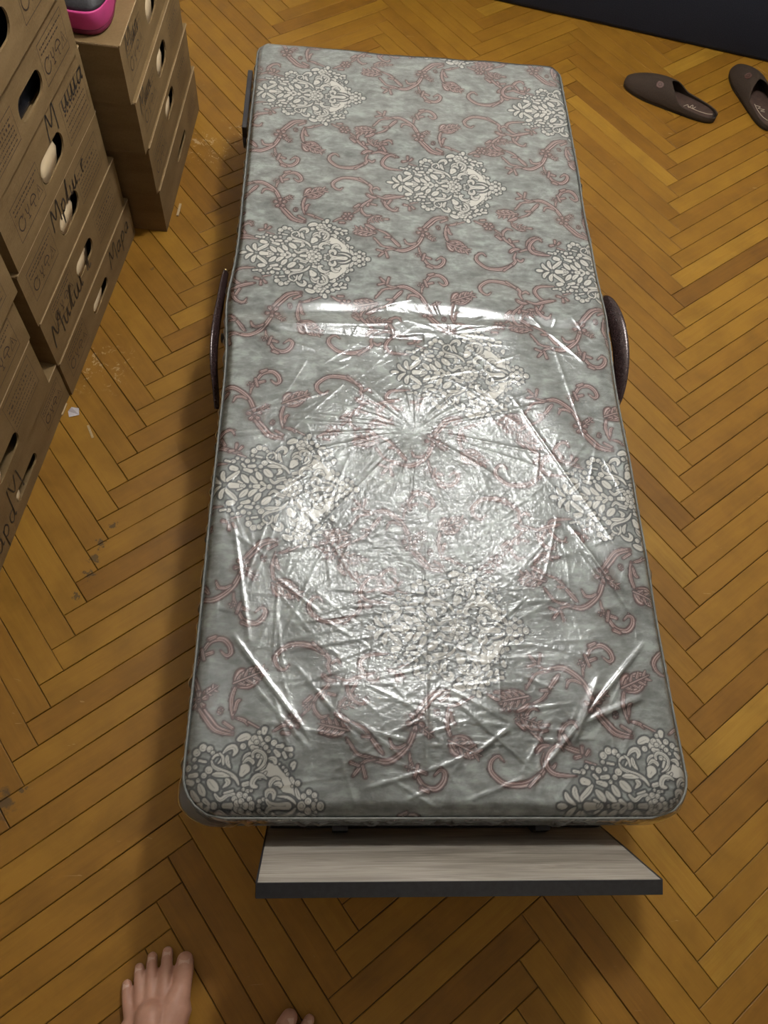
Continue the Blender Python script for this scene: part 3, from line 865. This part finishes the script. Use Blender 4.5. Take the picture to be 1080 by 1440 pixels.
# ------------------------------------------------------------------ cardboard boxes
cm = NT('brown_cardboard'); v = cm.obj()
f1 = cm.noise(cm.mapping(v, (1, 1, 3)), 7, 4, .6); f2 = cm.noise(cm.mapping(v, (1, 1, 1)), 260, 2, .5)
cc = cm.ramp(cm.math('ADD', cm.math('MULTIPLY', f1, .7), cm.math('MULTIPLY', f2, .3)), [(0.35, (0.165, 0.107, 0.046)), (0.65, (0.225, 0.150, 0.070))])
wvx = cm.new('ShaderNodeTexWave', _wave_type='BANDS', _bands_direction='Y'); cm.set(wvx, 'Vector', v); wvx.inputs['Scale'].default_value = 62
M_card = cm.base(cc, .78, 0, .2, cm.bump(wvx.outputs['Fac'], .10, .0005))
M_cut = simple('raw_cardboard_edge', (0.40, 0.29, 0.16), .8, nscale=300, var=.2)
M_flap = simple('pale_cardboard_flap', (0.56, 0.44, 0.28), .8, nscale=20, var=.06)
M_ink = simple('black_marker_ink', (0.018, 0.014, 0.012), .5, var=.1)
M_print = simple('brown_print_ink', (0.045, 0.025, 0.012), .7, var=.2)
M_gut = simple('dark_wrapping_inside', (0.02, 0.022, 0.03), .4, nscale=40, var=.5)
LET = {  # handwriting strokes in a unit cell
 'M': (1.1, [[(0, 0), (.12, 1), (.45, .35), (.85, 1.05), (1.0, -.1)]]), 'm': (.9, [[(0, 0), (.05, .55), (.3, .1), (.45, .55), (.7, .05), (.85, .2)]]),
 'u': (.62, [[(0, .55), (.05, .1), (.25, .05), (.42, .55), (.45, .08), (.6, .12)]]), 'l': (.5, [[(0, .1), (.2, .9), (.3, 1.05), (.22, .6), (.2, .1), (.45, .12)]]),
 'w': (.95, [[(0, .55), (.03, .08), (.28, .1), (.38, .55), (.42, .08), (.66, .1), (.75, .55), (.78, .08), (.95, .12)]]),
 'a': (.6, [[(.45, .5), (.15, .5), (.02, .22), (.2, .02), (.42, .25), (.48, .5), (.46, .08), (.6, .1)]]), 'p': (.55, [[(.05, .55), (.05, -.5)], [(.05, .4), (.3, .58), (.45, .3), (.25, .05), (.05, .15)]]),
 'e': (.5, [[(.05, .25), (.4, .35), (.3, .55), (.08, .4), (.05, .1), (.3, .0), (.45, .15)]]), '1': (.3, [[(.1, 0), (.2, .9)]]), 'o': (.5, [[(.25, .5), (.05, .3), (.15, .05), (.38, .1), (.42, .4), (.25, .5)]]),
 'r': (.4, [[(.02, .5), (.08, .0)], [(.06, .35), (.2, .52), (.38, .48)]]), 'n': (.55, [[(.0, .5), (.05, .0)], [(.05, .35), (.3, .52), (.4, .05), (.5, .08)]]), ' ': (.4, [])}
def write(mb, text, y, z, h, X, wd=.0045, slant=.12, squash=1.0):
    for ch in text:
        a, st = LET[ch]
        for s in st:
            mb.ribbon(spline([(y + (p[0] + slant * p[1]) * h * squash, z + p[1] * h) for p in s], 5), wd, X)
        y += (a + .12) * h * squash
def circ(y, z, r, n=14, a0=0, a1=2 * math.pi): return [(y + r * math.cos(a0 + (a1 - a0) * i / n), z + r * math.sin(a0 + (a1 - a0) * i / n)) for i in range(n + 1)]
def label_symbols(mb, y, z, w_, h_, X, t=.0016):
    mb.ribbon([(y, z), (y + w_, z), (y + w_, z + h_), (y, z + h_)], t, X, True)
    g = w_ / 4.6; zc = z + h_ * .36; s = h_ * .17
    mb.ribbon(circ(y + g * .8, zc, s * 1.05, 12, .9, 6.4), t * 1.8, X)                       # open ring with an arrow tail
    mb.ribbon([(y + g * .8 + s * .5, zc + s * .5), (y + g * .8 + s * 1.1, zc + s * .9)], t * 1.6, X)
    yy = y + g * 1.9                                                                          # goblet
    mb.ribbon([(yy - s * .5, zc + s), (yy - s * .4, zc), (yy, zc - s * .2), (yy + s * .4, zc), (yy + s * .5, zc + s)], t * 1.4, X); mb.ribbon([(yy, zc - s * .2), (yy, zc - s)], t * 1.4, X); mb.ribbon([(yy - s * .4, zc - s), (yy + s * .4, zc - s)], t * 1.4, X)
    yy = y + g * 2.9                                                                          # umbrella
    mb.ribbon(circ(yy, zc, s, 8, 0, math.pi), t * 1.6, X); mb.ribbon([(yy - s, zc), (yy + s, zc)], t * 1.4, X); mb.ribbon([(yy, zc), (yy, zc - s), (yy + s * .35, zc - s * 1.1)], t * 1.3, X)
    yy = y + g * 3.95                                                                         # triangle
    mb.ribbon([(yy - s, zc - s), (yy + s, zc - s), (yy, zc + s)], t * 1.3, X, True); mb.ribbon([(yy, zc - s * .4), (yy, zc + s * .3)], t * 1.3, X)
    for i in range(2):
        zz = z + h_ * (.72 + .13 * i); q = y + w_ * .06
        while q < y + w_ * (.94 if i else .8):
            l = rnd.uniform(.02, .09) * w_; mb.ribbon([(q, zz), (min(q + l, y + w_ * .95), zz)], t * 1.7, X); q += l + w_ * .022
def label_text(mb, y, z, w_, h_, X, t=.0015):
    mb.ribbon([(y, z), (y + w_, z), (y + w_, z + h_), (y, z + h_)], t, X, True)
    for i in range(6):
        zz = z + h_ * (.12 + .135 * i); q = y + w_ * .07; big = i == 4; end = y + w_ * (.93 if not big else .85)
        while q < end:
            l = rnd.uniform(.015, .08) * w_; mb.ribbon([(q, zz), (min(q + l, end), zz)], t * (3.2 if big else 1.5), X); q += l + w_ * (.05 if big else .02)
def make_box(x, y, z, ang, L, D, H, label, hole=None, flap=.6, marks=(), group='cardboard boxes stacked along the wall', edge=True, lid_out=.0015, gut=True):
    """x, y, z: the near corner of the face that looks at the bed; length runs away from the viewer"""
    t = .004
    b = empty('cardboard_box', (x, y, z), -ang, label, 'box', group)
    H -= .0008
    body = MB().box(-D, 0, 0, t, 0, H - t).box(-D, 0, L - t, L, 0, H - t).box(-D, -D + t, t, L - t, 0, H - t).box(-D + t, -t, t, L - t, 0, t)
    # side towards the bed, with a real hand hole
    hy, hz, hl, hh_, tilt = hole if hole else (L / 2, H * .5, .10, .034, 0)
    n = 40; ring = []
    for i in range(n):
        a = 2 * math.pi * i / n; ca, sa = math.cos(a), math.sin(a)
        py = math.copysign(max(hl / 2 - hh_ / 2, 0), ca) + hh_ / 2 * ca if abs(ca) > 1e-6 else 0
        pz = hh_ / 2 * sa
        ring.append((hy + py * math.cos(tilt) - pz * math.sin(tilt), hz + py * math.sin(tilt) + pz * math.cos(tilt)))
    y0, y1, z0, z1 = t, L - t, 0, H - t; outer = []
    for (a_, b_) in ring:
        dy, dz = a_ - hy, b_ - hz
        k = min([((y1 - hy) / dy) if dy > 1e-6 else 9e9, ((y0 - hy) / dy) if dy < -1e-6 else 9e9, ((z1 - hz) / dz) if dz > 1e-6 else 9e9, ((z0 - hz) / dz) if dz < -1e-6 else 9e9])
        outer.append([hy + dy * k, hz + dz * k])
    for cy, cz in ((y0, z0), (y1, z0), (y1, z1), (y0, z1)):
        i = min(range(n), key=lambda q: (outer[q][0] - cy) ** 2 / 4 + (outer[q][1] - cz) ** 2); outer[i] = [cy, cz]
    vs = []
    for xx in (0, -t): vs += [(xx, p[0], p[1]) for p in outer] + [(xx, p[0], p[1]) for p in ring]
    fs = []
    for i in range(n):
        j = (i + 1) % n
        fs += [(i, j, n + j, n + i), (2 * n + j, 2 * n + i, 3 * n + i, 3 * n + j), (n + i, n + j, 3 * n + j, 3 * n + i), (j, i, 2 * n + i, 2 * n + j)]
    body.add(vs, fs); bo = body.build('body', M_card, b)
    MB().box(-D, lid_out, -.0005, L + .0005, H - t, H, .0008).build('lid', M_card, b)
    if edge: MB().box(lid_out - .0002, lid_out + .0008, .002, L - .002, H - t + .001, H - .0004).build('cut_edge', M_cut, b)
    if flap > 0:
        f = MB(); nn_ = 14; pts = [(hy - hl / 2 * .96 + hl * .96 * flap * (i / nn_), 0) for i in range(nn_ + 1)]
        vs = []
        for i, (q, _) in enumerate(pts):
            s_ = i / nn_; hw = hh_ * .52 * min(1, math.sqrt(max(.02, 1 - (1 - min(1, s_ * 3)) ** 2))) * (1 if s_ < .8 else math.sqrt(max(.05, 1 - ((s_ - .8) / .2) ** 2)))
            dep = -.0012 - .006 * s_ ** 2
            vs += [(dep, q, hz - hw), (dep + .002, q, hz), (dep, q, hz + hw)]
        for i in range(nn_): f.f += [(3 * i, 3 * i + 1, 3 * i + 4, 3 * i + 3), (3 * i + 1, 3 * i + 2, 3 * i + 5, 3 * i + 4)]
        f.v = vs; fo = f.build('hand_hole_flap', M_flap, b, True); md = fo.modifiers.new('thick', 'SOLIDIFY'); md.thickness = .0015; md.offset = -1
        fo['label'] = 'pale cardboard flap pushed into the hand hole'
    if gut: MB().box(-D * .8, -.028, L * .15, L * .85, t + .001, H * .85, .006).build('wrapped_contents', M_gut, b)
    X = lambda a, c: (.00035, a, c)
    for mk in marks:
        pr = MB()
        if mk[0] == 'w':
            y_ = mk[2] * L
            for word in mk[1].split(' '):
                ink = MB(); write(ink, word, y_, mk[3] * H, mk[4], X, mk[5] if len(mk) > 5 else .0042)
                ink.build('marker_writing', M_ink, b); y_ += sum(LET[c][0] + .12 for c in word + ' ') * mk[4]
        elif mk[0] == 's': label_symbols(pr, mk[1] * L, mk[2] * H, mk[3], mk[4] * H, X)
        elif mk[0] == 't': label_text(pr, mk[1] * L, mk[2] * H, mk[3], mk[4] * H, X)
        if pr.v: pr.build('printed_label', M_print, b)
    if edge: MB().box(-D + .002, -.001, -.0012, .0002, H - t - .0002, H - .0008).build('cut_edge', M_cut, b)
    return b
G1 = 'cardboard boxes in the tall middle stack'; G2 = 'cardboard boxes in the near left stack'; G3 = 'cardboard boxes in the far stack'
AB = math.radians(8.18)
# middle stack, from the floor up
make_box(-.563, 1.059, .0, AB, .515, .34, .112, 'cardboard box on the floor, lowest of the tall middle stack', (.255, .050, .105, .030, 0), .72, [('s', .06, .25, .115, .6), ('w', 'Mapa', .66, .42, .045)], G1)
make_box(-.564, 1.054, .112, AB, .500, .34, .134, 'cardboard box with marker writing, second from the floor in the middle stack', (.245, .072, .105, .040, 0), .74, [('w', 'Mulw l', .045, .25, .052, .0050), ('s', .10, .45, .12, .45), ('t', .66, .25, .13, .55)], G1)
make_box(-.5645, 1.048, .246, AB, .478, .34, .138, 'cardboard box with a pale flap in its hole, third up the middle stack', (.250, .064, .11, .046, 0), .78, [('w', 'Mplw r', .36, .60, .043), ('s', .06, .3, .13, .5), ('t', .66, .22, .13, .58)], G1)
make_box(-.560, 1.055, .384, AB, .462, .34, .146, 'cardboard box with torn hand hole, fourth from the floor in the middle stack', (.240, .060, .12, .050, 0), .80, [('w', 'M uwa', .54, .60, .048), ('s', .10, .2, .13, .5), ('t', .70, .16, .125, .62)], G1)
make_box(-.553, 1.058, .530, AB, .440, .34, .125, 'cardboard box with an open dark hand hole, fifth in the tall middle stack', (.222, .054, .11, .044, 0), .0, [('s', .66, .2, .12, .6), ('t', .06, .2, .12, .5)], G1)
make_box(-.548, 1.030, .655, AB, .440, .34, .140, 'cardboard box on top of the tall middle stack', (.190, .070, .11, .050, 0), .18, [('s', .66, .2, .12, .6)], G1)
# near left stack
make_box(-.6445, .530, .0, AB, .532, .36, .117, 'cardboard box on the floor at the left edge, nearest the foot', (.290, .045, .115, .026, 0), .22, [('w', 'M', .40, .42, .060, .004), ('w', 'apa', .22, .22, .050, .004), ('s', .78, .28, .10, .5)], G2)
make_box(-.643, .485, .117, AB, .520, .36, .148, 'cardboard box second from the floor in the near left stack', (.310, .045, .115, .034, 0), .25, [('t', .70, .34, .13, .55)], G2)
make_box(-.640, .490, .265, AB, .520, .36, .121, 'cardboard box third from the floor in the near left stack', (.260, .055, .115, .036, 0), .3, [('s', .70, .2, .12, .6)], G2)
make_box(-.626, .500, .386, AB, .515, .36, .130, 'cardboard box on top of the near left stack', (.260, .055, .115, .036, 0), .3, [('t', .70, .2, .12, .6)], G2)
# far stack
AC = math.radians(4.07)
make_box(-.4115, 1.581, .0, AC, .490, .30, .130, 'cardboard box on the floor, lowest of the far stack', (.255, .060, .115, .022, 0), .0, [('t', .72, .3, .1, .4)], G3)
make_box(-.4140, 1.568, .130, AC, .480, .30, .130, 'cardboard box second from the floor in the far stack', (.230, .080, .10, .044, 0), .72, [('s', .06, .1, .12, .6), ('t', .68, .2, .11, .6)], G3, lid_out=.003)
make_box(-.4155, 1.545, .260, AC, .475, .30, .130, 'cardboard box third from the floor in the far stack', (.245, .070, .10, .052, 0), .74, [('w', 'Mun', .06, .62, .040), ('s', .08, .22, .13, .55), ('t', .7, .3, .11, .5)], G3)
make_box(-.4215, 1.534, .390, AC, .470, .30, .130, 'cardboard box on top of the far stack, under the pink shoe', (.262, .062, .10, .056, 0), .78, [('w', 'Mun', .08, .62, .042), ('s', .08, .22, .13, .55)], G3, edge=True)

# ------------------------------------------------------------------ pink and black shoe on the far stack
M_pink = simple('pink_rubber', (0.50, 0.040, 0.20), .55, nscale=25, var=.12)
M_dpink = simple('dark_magenta_sole', (0.16, 0.010, 0.05), .45, nscale=40)
M_blk = simple('black_shoe_cloth', (0.018, 0.018, 0.022), .55, nscale=160, var=.4, bumpd=.0008)
def outline(L, wt, n=40, toe=2.4):
    """shoe sole outline, toe at y=0, heel at y=L"""
    out = []
    for i in range(n):
        a = 2 * math.pi * i / n; c, s = math.cos(a), math.sin(a)
        y = L / 2 - L / 2 * math.copysign(abs(c) ** (2 / toe), c); u = y / L
        w_ = wt * (1 - .15 * max(0, math.sin(math.pi * (u - .30) / .8)) - .05 * u)
        out.append((w_ * math.copysign(abs(s) ** (2 / toe), s), y))
    return out
def loft(mb, rings, cap=True):
    n = len(rings[0]); vs = [p for r in rings for p in r]
    fs = [(i * n + k, i * n + (k + 1) % n, (i + 1) * n + (k + 1) % n, (i + 1) * n + k) for i in range(len(rings) - 1) for k in range(n)]
    if cap: fs += [tuple(range(n - 1, -1, -1)), tuple((len(rings) - 1) * n + k for k in range(n))]
    return mb.add(vs, fs)
def ring(ol, z, sc=1.0, cy=None, dy=0):
    my = sum(p[1] for p in ol) / len(ol)
    return [(p[0] * sc, (p[1] - my) * sc + my + dy, z) for p in ol]
sh = empty('shoe', (-.492, 1.552, .5205), math.radians(-3), 'pink and black shoe standing on the far box stack', 'shoe')
ol = outline(.22, .050, toe=3.2)
loft(MB(), [ring(ol, 0, .93), ring(ol, .003, .965), ring(ol, .013, .97)]).build('sole', M_dpink, sh, True)
loft(MB(), [ring(ol, .012, .97), ring(ol, .014, .985), ring(ol, .046, 1.0, dy=-.002), ring(ol, .048, .99, dy=-.002), ring(ol, .048, .965, dy=-.001), ring(ol, .040, .93, dy=.003)]).build('toe_band', M_pink, sh, True)
up = []
for z, s, dy in ((.036, .94, .003), (.050, .92, .004), (.060, .74, .016), (.072, .62, .030), (.080, .48, .045), (.084, .30, .055), (.085, .10, .06)): up.append(ring(ol, z, s, dy=dy))
loft(MB(), up).build('upper', M_blk, sh, True)

# ------------------------------------------------------------------ slippers
M_felt = simple('dark_brown_felt', (0.040, 0.027, 0.019), .85, nscale=500, var=.35, bumpd=.0006, spec=.25)
M_lining = simple('worn_brown_lining', (0.050, 0.026, 0.018), .8, nscale=60, var=.35, bumpd=.0005)
M_rub = simple('black_rubber_sole', (0.012, 0.010, 0.009), .5, nscale=80)
M_badge = simple('reddish_brown_badge', (0.080, 0.032, 0.022), .6, nscale=90)
M_lint = simple('pale_lint', (0.42, 0.36, 0.28), .9)
def make_slipper(loc, rz, L, wd, label, lint):
    s = empty('slipper', loc, rz, label, 'slipper', 'pair of dark brown slippers')
    ol = outline(L, wd / 2, 44, 2.6)
    loft(MB(), [ring(ol, 0, .97), ring(ol, .002, 1.0), ring(ol, .010, 1.0), ring(ol, .011, .95)]).build('sole', M_rub, s, True)
    loft(MB(), [ring(ol, .011, .93), ring(ol, .0145, .93), ring(ol, .016, .89)]).build('insole', M_lining, s, True)
    def wf(u): # half width at u
        best = [abs(p[0]) for p in ol if abs(p[1] / L - u) < .04]
        return max(best) if best else 0
    us = [0.002, .02, .05, .09, .14, .2, .26, .32, .38, .44, .48, .52, .56, .62, .70, .78, .86, .92, .96, .985, .998]
    W_ = [];
    for u in us:
        c = max(-1, min(1, 1 - 2 * u)); a = math.acos(math.copysign(abs(c) ** (2.6 / 2), c)); sn = math.sin(a)
        W_.append(wd / 2 * (1 - .15 * max(0, math.sin(math.pi * (u - .30) / .8)) - .05 * u) * abs(sn) ** (2 / 2.6))
    nA = 9
    def hgt_(u): return .012 + .043 * (math.sin(min(1, u / .46) * math.pi / 2) ** .8) * (1 - .45 * max(0, (u - .5) / .5))
    vs = []; fs = []
    for i, (u, ww) in enumerate(zip(us, W_)):
        am = math.pi / 2 if u <= .45 else math.pi / 2 * (1 - ((u - .45) / .17) ** .75 * .76 if u < .62 else max(.19, .24 - (u - .62) * .12))
        for sd in (1, -1):
            for k in range(nA):
                a = am * k / (nA - 1)
                vs.append((sd * ww * 1.0 * math.cos(a), u * L, .008 + hgt_(u) * math.sin(a)))
    st = 2 * nA
    for i in range(len(us) - 1):
        for sd in (0, 1):
            for k in range(nA - 1):
                a = i * st + sd * nA + k; fs.append((a, a + 1, a + 1 + st, a + st))
    up = MB().add(vs, fs).build('upper', M_felt, s, True)
    bm = bmesh.new(); bm.from_mesh(up.data); bmesh.ops.remove_doubles(bm, verts=bm.verts[:], dist=.0003); bmesh.ops.recalc_face_normals(bm, faces=bm.faces[:]); bm.to_mesh(up.data); bm.free()
    md = up.modifiers.new('thick', 'SOLIDIFY'); md.thickness = .0045; md.offset = 0
    md = up.modifiers.new('soft', 'SUBSURF'); md.levels = 1; md.render_levels = 1
    up.data.polygons.foreach_set('use_smooth', [True] * len(up.data.polygons))
    # stitched shield badge on the side of the toe cap
    u = .36; ww = np.interp(u, us, W_); hh2 = hgt_(u); a0 = math.radians(58)
    c0 = Vector((ww * math.cos(a0), u * L, .008 + hh2 * math.sin(a0))); nr = Vector((math.cos(a0) / ww, 0, math.sin(a0) / hh2)).normalized(); tx = Vector((-nr.z, 0, nr.x)); c0 += nr * .0026
    def onb(x, y, d): return tuple(c0 + tx * x + Vector((0, y, 0)) + nr * (d - x * x * 12))
    sh_ = [(.8 * a_, .8 * b_) for a_, b_ in [(0, -.015), (.011, -.011), (.013, .002), (.008, .011), (0, .015), (-.008, .011), (-.013, .002), (-.011, -.011)]]
    bd = MB(); loft(bd, [[onb(x, y, -.003) for x, y in sh_], [onb(x, y, .0012) for x, y in sh_]]); bo = bd.build('badge', M_badge, s)
    MB().ribbon([(.005 * math.cos(a), .005 * math.sin(a)) for a in [i * .7 for i in range(9)]], .0016, lambda x, y: onb(x, y, .0022), True).build('emblem', M_felt, bo)
    if lint:
        for k, pts in enumerate([[(.020, .66), (.005, .69), (.016, .71), (-.004, .735), (.012, .75), (.0, .77)], [(.034, .70), (.035, .80), (.030, .90), (.020, .955)]]):
            MB().tube(spline([(a, b * L, .018 if k == 0 else .034 - b * .004) for a, b in pts], 4), .0009, 5).build('lint_thread', M_lint, s)
    return s
def slip_at(toe, heel, wd, label, lint):
    d = Vector((heel[0] - toe[0], heel[1] - toe[1], 0)); L = d.length; rz = math.atan2(-d.x, d.y)
    return make_slipper((toe[0], toe[1], .0), rz, L, wd, label, lint)
slip_at((.925, 2.345), (1.190, 2.190), .105, 'dark brown slipper with a small shield badge, lying whole beside the mattress', True)
slip_at((1.318, 2.455), (1.365, 2.160), .105, 'dark brown slipper cut off by the right edge of the photo', True)

# ------------------------------------------------------------------ sofa
M_navy = simple('dark_navy_upholstery', (0.016, 0.019, 0.030), .8, nscale=350, var=.35, bumpd=.0006, spec=.25)
SD = Vector((.9729, -.2312)); sofa = empty('sofa', (.43 + SD.x * .5, 2.75 + SD.y * .5, 0), math.atan2(SD.y, SD.x), 'dark navy fabric sofa beyond the slippers, its low front facing the mattress', 'sofa')
MB().box(-1.05, 1.05, 0, .86, 0, .26, .015).build('base', M_navy, sofa, True)
for i, (a, b) in enumerate(((-1.04, -.005), (.005, 1.04))):
    MB().box(a, b, -.012, .66, .262, .42, .03).build('seat_cushion', M_navy, sofa, True)
MB().box(-1.05, 1.05, .66, .86, .262, .80, .04).build('backrest', M_navy, sofa, True)

# ------------------------------------------------------------------ scraps on the floor
M_paper = simple('white_paper_scrap', (0.52, 0.48, 0.50), .7)
o = MB().add([(-.012, -.008, .0005), (.010, -.010, .0008), (.014, .004, .006), (.0, .010, .009), (-.010, .006, .003)], [(0, 1, 2, 3, 4)]).build('paper_scrap', M_paper, None, loc=(-.552, 1.010, .0004)); o.rotation_euler.z = .4
md = o.modifiers.new('t', 'SOLIDIFY'); md.thickness = .0006; tag(o, 'small crumpled white paper scrap on the parquet by the middle box stack', 'scrap')
o = MB().box(-.0025, .0025, -.018, .018, 0, .0012, .0004).build('wood_sliver', M_cut, None, loc=(-.508, .962, .0002)); o.rotation_euler.z = .45; tag(o, 'thin pale wooden sliver on the parquet near the paper scrap', 'scrap')
o = MB().box(-.003, .003, -.022, .022, 0, .0035, .0004).build('cardboard_strip', M_cut, None, loc=(-.3895, 1.660, .0002)); o.rotation_euler.z = -.07; tag(o, 'pale cardboard strip lying at the foot of the far box stack', 'scrap')
o = MB().box(-.003, .003, -.016, .016, 0, .003, .0004).build('cardboard_strip', M_cut, None, loc=(-.5745, 1.018, .0002)); o.rotation_euler.z = -.14; tag(o, 'short cardboard strip sticking out beneath the near left stack', 'scrap')

# ------------------------------------------------------------------ the photographer: bare feet at the bottom edge
sk = NT('skin'); v = sk.obj()
sc1 = sk.noise(v, 25, 4, .6)
skin_c = sk.ramp(sc1, [(0.3, (0.36, 0.185, 0.125)), (0.7, (0.47, 0.265, 0.19))])
M_skin = sk.base(skin_c, .5, 0, .35, sk.bump(sk.noise(v, 220, 3), .2, .0005)); sk.set(sk.p, 'Subsurface Weight', 0.08); sk.set(sk.p, 'Subsurface Scale', 0.01)
M_nail = simple('toenail', (0.50, 0.32, 0.24), .3, nscale=30, var=.05)
M_short = simple('dark_shorts_cloth', (0.03, 0.03, 0.035), .85, nscale=300, var=.3)
person = empty('person', (-.10, -.28, 0), 0, 'barefoot person standing at the bottom edge, only the toes and forefoot in view', 'person')
def leg_pts(mir, ox, oy):
    """one leg as capsule chains; toes towards +y; mir=-1 for the other side"""
    def T(p): return (ox + mir * p[0], oy + p[1], p[2], p[3])
    ch = []
    ch.append([(-.002, -.240, .030, .029), (0, -.200, .040, .032), (-.006, -.140, .042, .031), (-.012, -.080, .030, .026)])
    ch.append([(0, -.225, .050, .033), (.002, -.215, .095, .035), (0, -.235, .16, .037), (-.005, -.25, .26, .052), (-.005, -.245, .36, .056), (.0, -.235, .46, .055), (.0, -.235, .52, .058), (.012, -.255, .66, .073), (.025, -.27, .80, .085)])
    mets = [((.022, -.065, .0215, .0235), (.029, -.040, .0175, .0165), (.031, -.014, .0155, .0155), (.0305, -.003, .0145, .0140)),
            ((.002, -.058, .0190, .0170), (.0020, -.024, .0170, .0104), (.0010, -.002, .0120, .0098), (.0005, .009, .0100, .0092)),
            ((-.015, -.062, .0175, .0165), (-.020, -.029, .0160, .0098), (-.0225, -.008, .0115, .0092), (-.0235, .002, .0095, .0087)),
            ((-.029, -.072, .0160, .0155), (-.038, -.040, .0150, .0092), (-.0415, -.022, .0112, .0086), (-.0425, -.013, .0092, .0082)),
            ((-.041, -.088, .0145, .0150), (-.054, -.060, .0135, .0092), (-.0580, -.044, .0105, .0086), (-.0592, -.036, .0090, .0082))]
    for m in mets:
        ch.append([(-.004 + m[0][0] * .35, -.135, .040, .024), m[0]]); ch.append(list(m))
    ch.append([(.012, -.130, .030, .024), (.026, -.072, .022, .0235)]); ch.append([(-.032, -.150, .020, .022), (-.045, -.098, .0175, .0180)])
    ch.append([(.026, -.072, .020, .020), (-.043, -.094, .0165, .0170)])
    return [[T(p) for p in c] for c in ch], [T((m[3][0], m[3][1] - .0025, m[3][2] + m[3][3] * .90, m[3][3])) for m in mets]
def capsule(mb, a, b):
    n = 5 if (Vector(a[:3]) - Vector(b[:3])).length > .02 else 3
    N = max(2, int((Vector(a[:3]) - Vector(b[:3])).length / (min(a[3], b[3]) * .35)))
    for i in range(N + 1):
        t = i / N; mb.ball([a[k] + (b[k] - a[k]) * t for k in range(3)], a[3] + (b[3] - a[3]) * t, 12, 8)
mb = MB(); nails = []
for mir, ox, oy, rz in ((1, -.2240, -.058, .0), (-1, .0105, -.141, -.50)):
    ch, nl = leg_pts(mir, ox, oy)
    if rz:
        px_, py_ = ch[3][-1][0], ch[3][-1][1]; cz_, sz_ = math.cos(rz), math.sin(rz)
        rt_ = lambda q: (px_ + (q[0] - px_) * cz_ - (q[1] - py_) * sz_, py_ + (q[0] - px_) * sz_ + (q[1] - py_) * cz_, q[2], q[3]) if q[2] < .12 else q
        ch = [[rt_(q) for q in c] for c in ch]; nl = [rt_(q) for q in nl]
    for c in ch:
        for a, b in zip(c[:-1], c[1:]): capsule(mb, a, b)
    nails.append((mir, nl))
capsule(mb, (-.199, -.328, .80, .085), (-.16, -.33, .90, .10)); capsule(mb, (-.0135, -.41, .80, .085), (-.05, -.36, .90, .10)); capsule(mb, (-.16, -.33, .92, .10), (-.05, -.36, .92, .10))
tmp = mb.build('tmp_body', M_skin, None)
md = tmp.modifiers.new('r', 'REMESH'); md.mode = 'VOXEL'; md.voxel_size = .0024
md = tmp.modifiers.new('s', 'SMOOTH'); md.factor = .5; md.iterations = 5
dg = bpy.context.evaluated_depsgraph_get(); me = bpy.data.meshes.new_from_object(tmp.evaluated_get(dg)); me.name = 'body'
bpy.data.objects.remove(tmp)
zz = np.empty(len(me.vertices) * 3); me.vertices.foreach_get('co', zz); zz = zz.reshape(-1, 3); zz[:, 2] = np.maximum(zz[:, 2], .0008); me.vertices.foreach_set('co', zz.ravel())
me.materials.clear(); body = link_mesh('body', me, M_skin, person, None, True); body.matrix_parent_inverse = Matrix.Translation((.10, .28, 0))
for mir, nl in nails:
    for k, (x, y, z, r) in enumerate(nl):
        vs = []; nu_, nv_ = 6, 5
        for j in range(nv_ + 1):
            for i in range(nu_ + 1):
                a = (i / nu_ - .5); b = j / nv_
                hw = r * .62 * (1 if b < .7 else math.sqrt(max(.2, 1 - ((b - .7) / .42) ** 2)))
                vs.append((x + a * 2 * hw, y - r * .55 + b * r * 1.15, z + r * .12 * (1 - (2 * a) ** 2 * 1.4) - max(0, b - .55) * r * .55 + .0004))
        q = MB().add(vs, [(j * (nu_ + 1) + i, j * (nu_ + 1) + i + 1, (j + 1) * (nu_ + 1) + i + 1, (j + 1) * (nu_ + 1) + i) for j in range(nv_) for i in range(nu_)]).build('toenail', M_nail, body, True)
        q.matrix_parent_inverse = Matrix.Identity(4)
so = MB()
for s, x0, y0 in ((0, -.205, -.32), (1, -.008, -.40)):
    so.tube([(x0, y0, .50), (x0, y0 - .005, .62), (x0 + (.02 if s == 0 else -.02), y0 - .0, .78), (x0 + (.045 if s == 0 else -.045), y0 + (0 if s == 0 else .05), .90)], [.088, .094, .104, .112], 20, cap=False)
so.tube([(-.10, -.345, .84), (-.10, -.345, .92), (-.10, -.345, 1.02)], [.17, .165, .155], 28, cap=False, flat=(Vector((0, 1, 0)), .72))
q = so.build('shorts', M_short, person, True); q.matrix_parent_inverse = Matrix.Translation((.10, .28, 0))
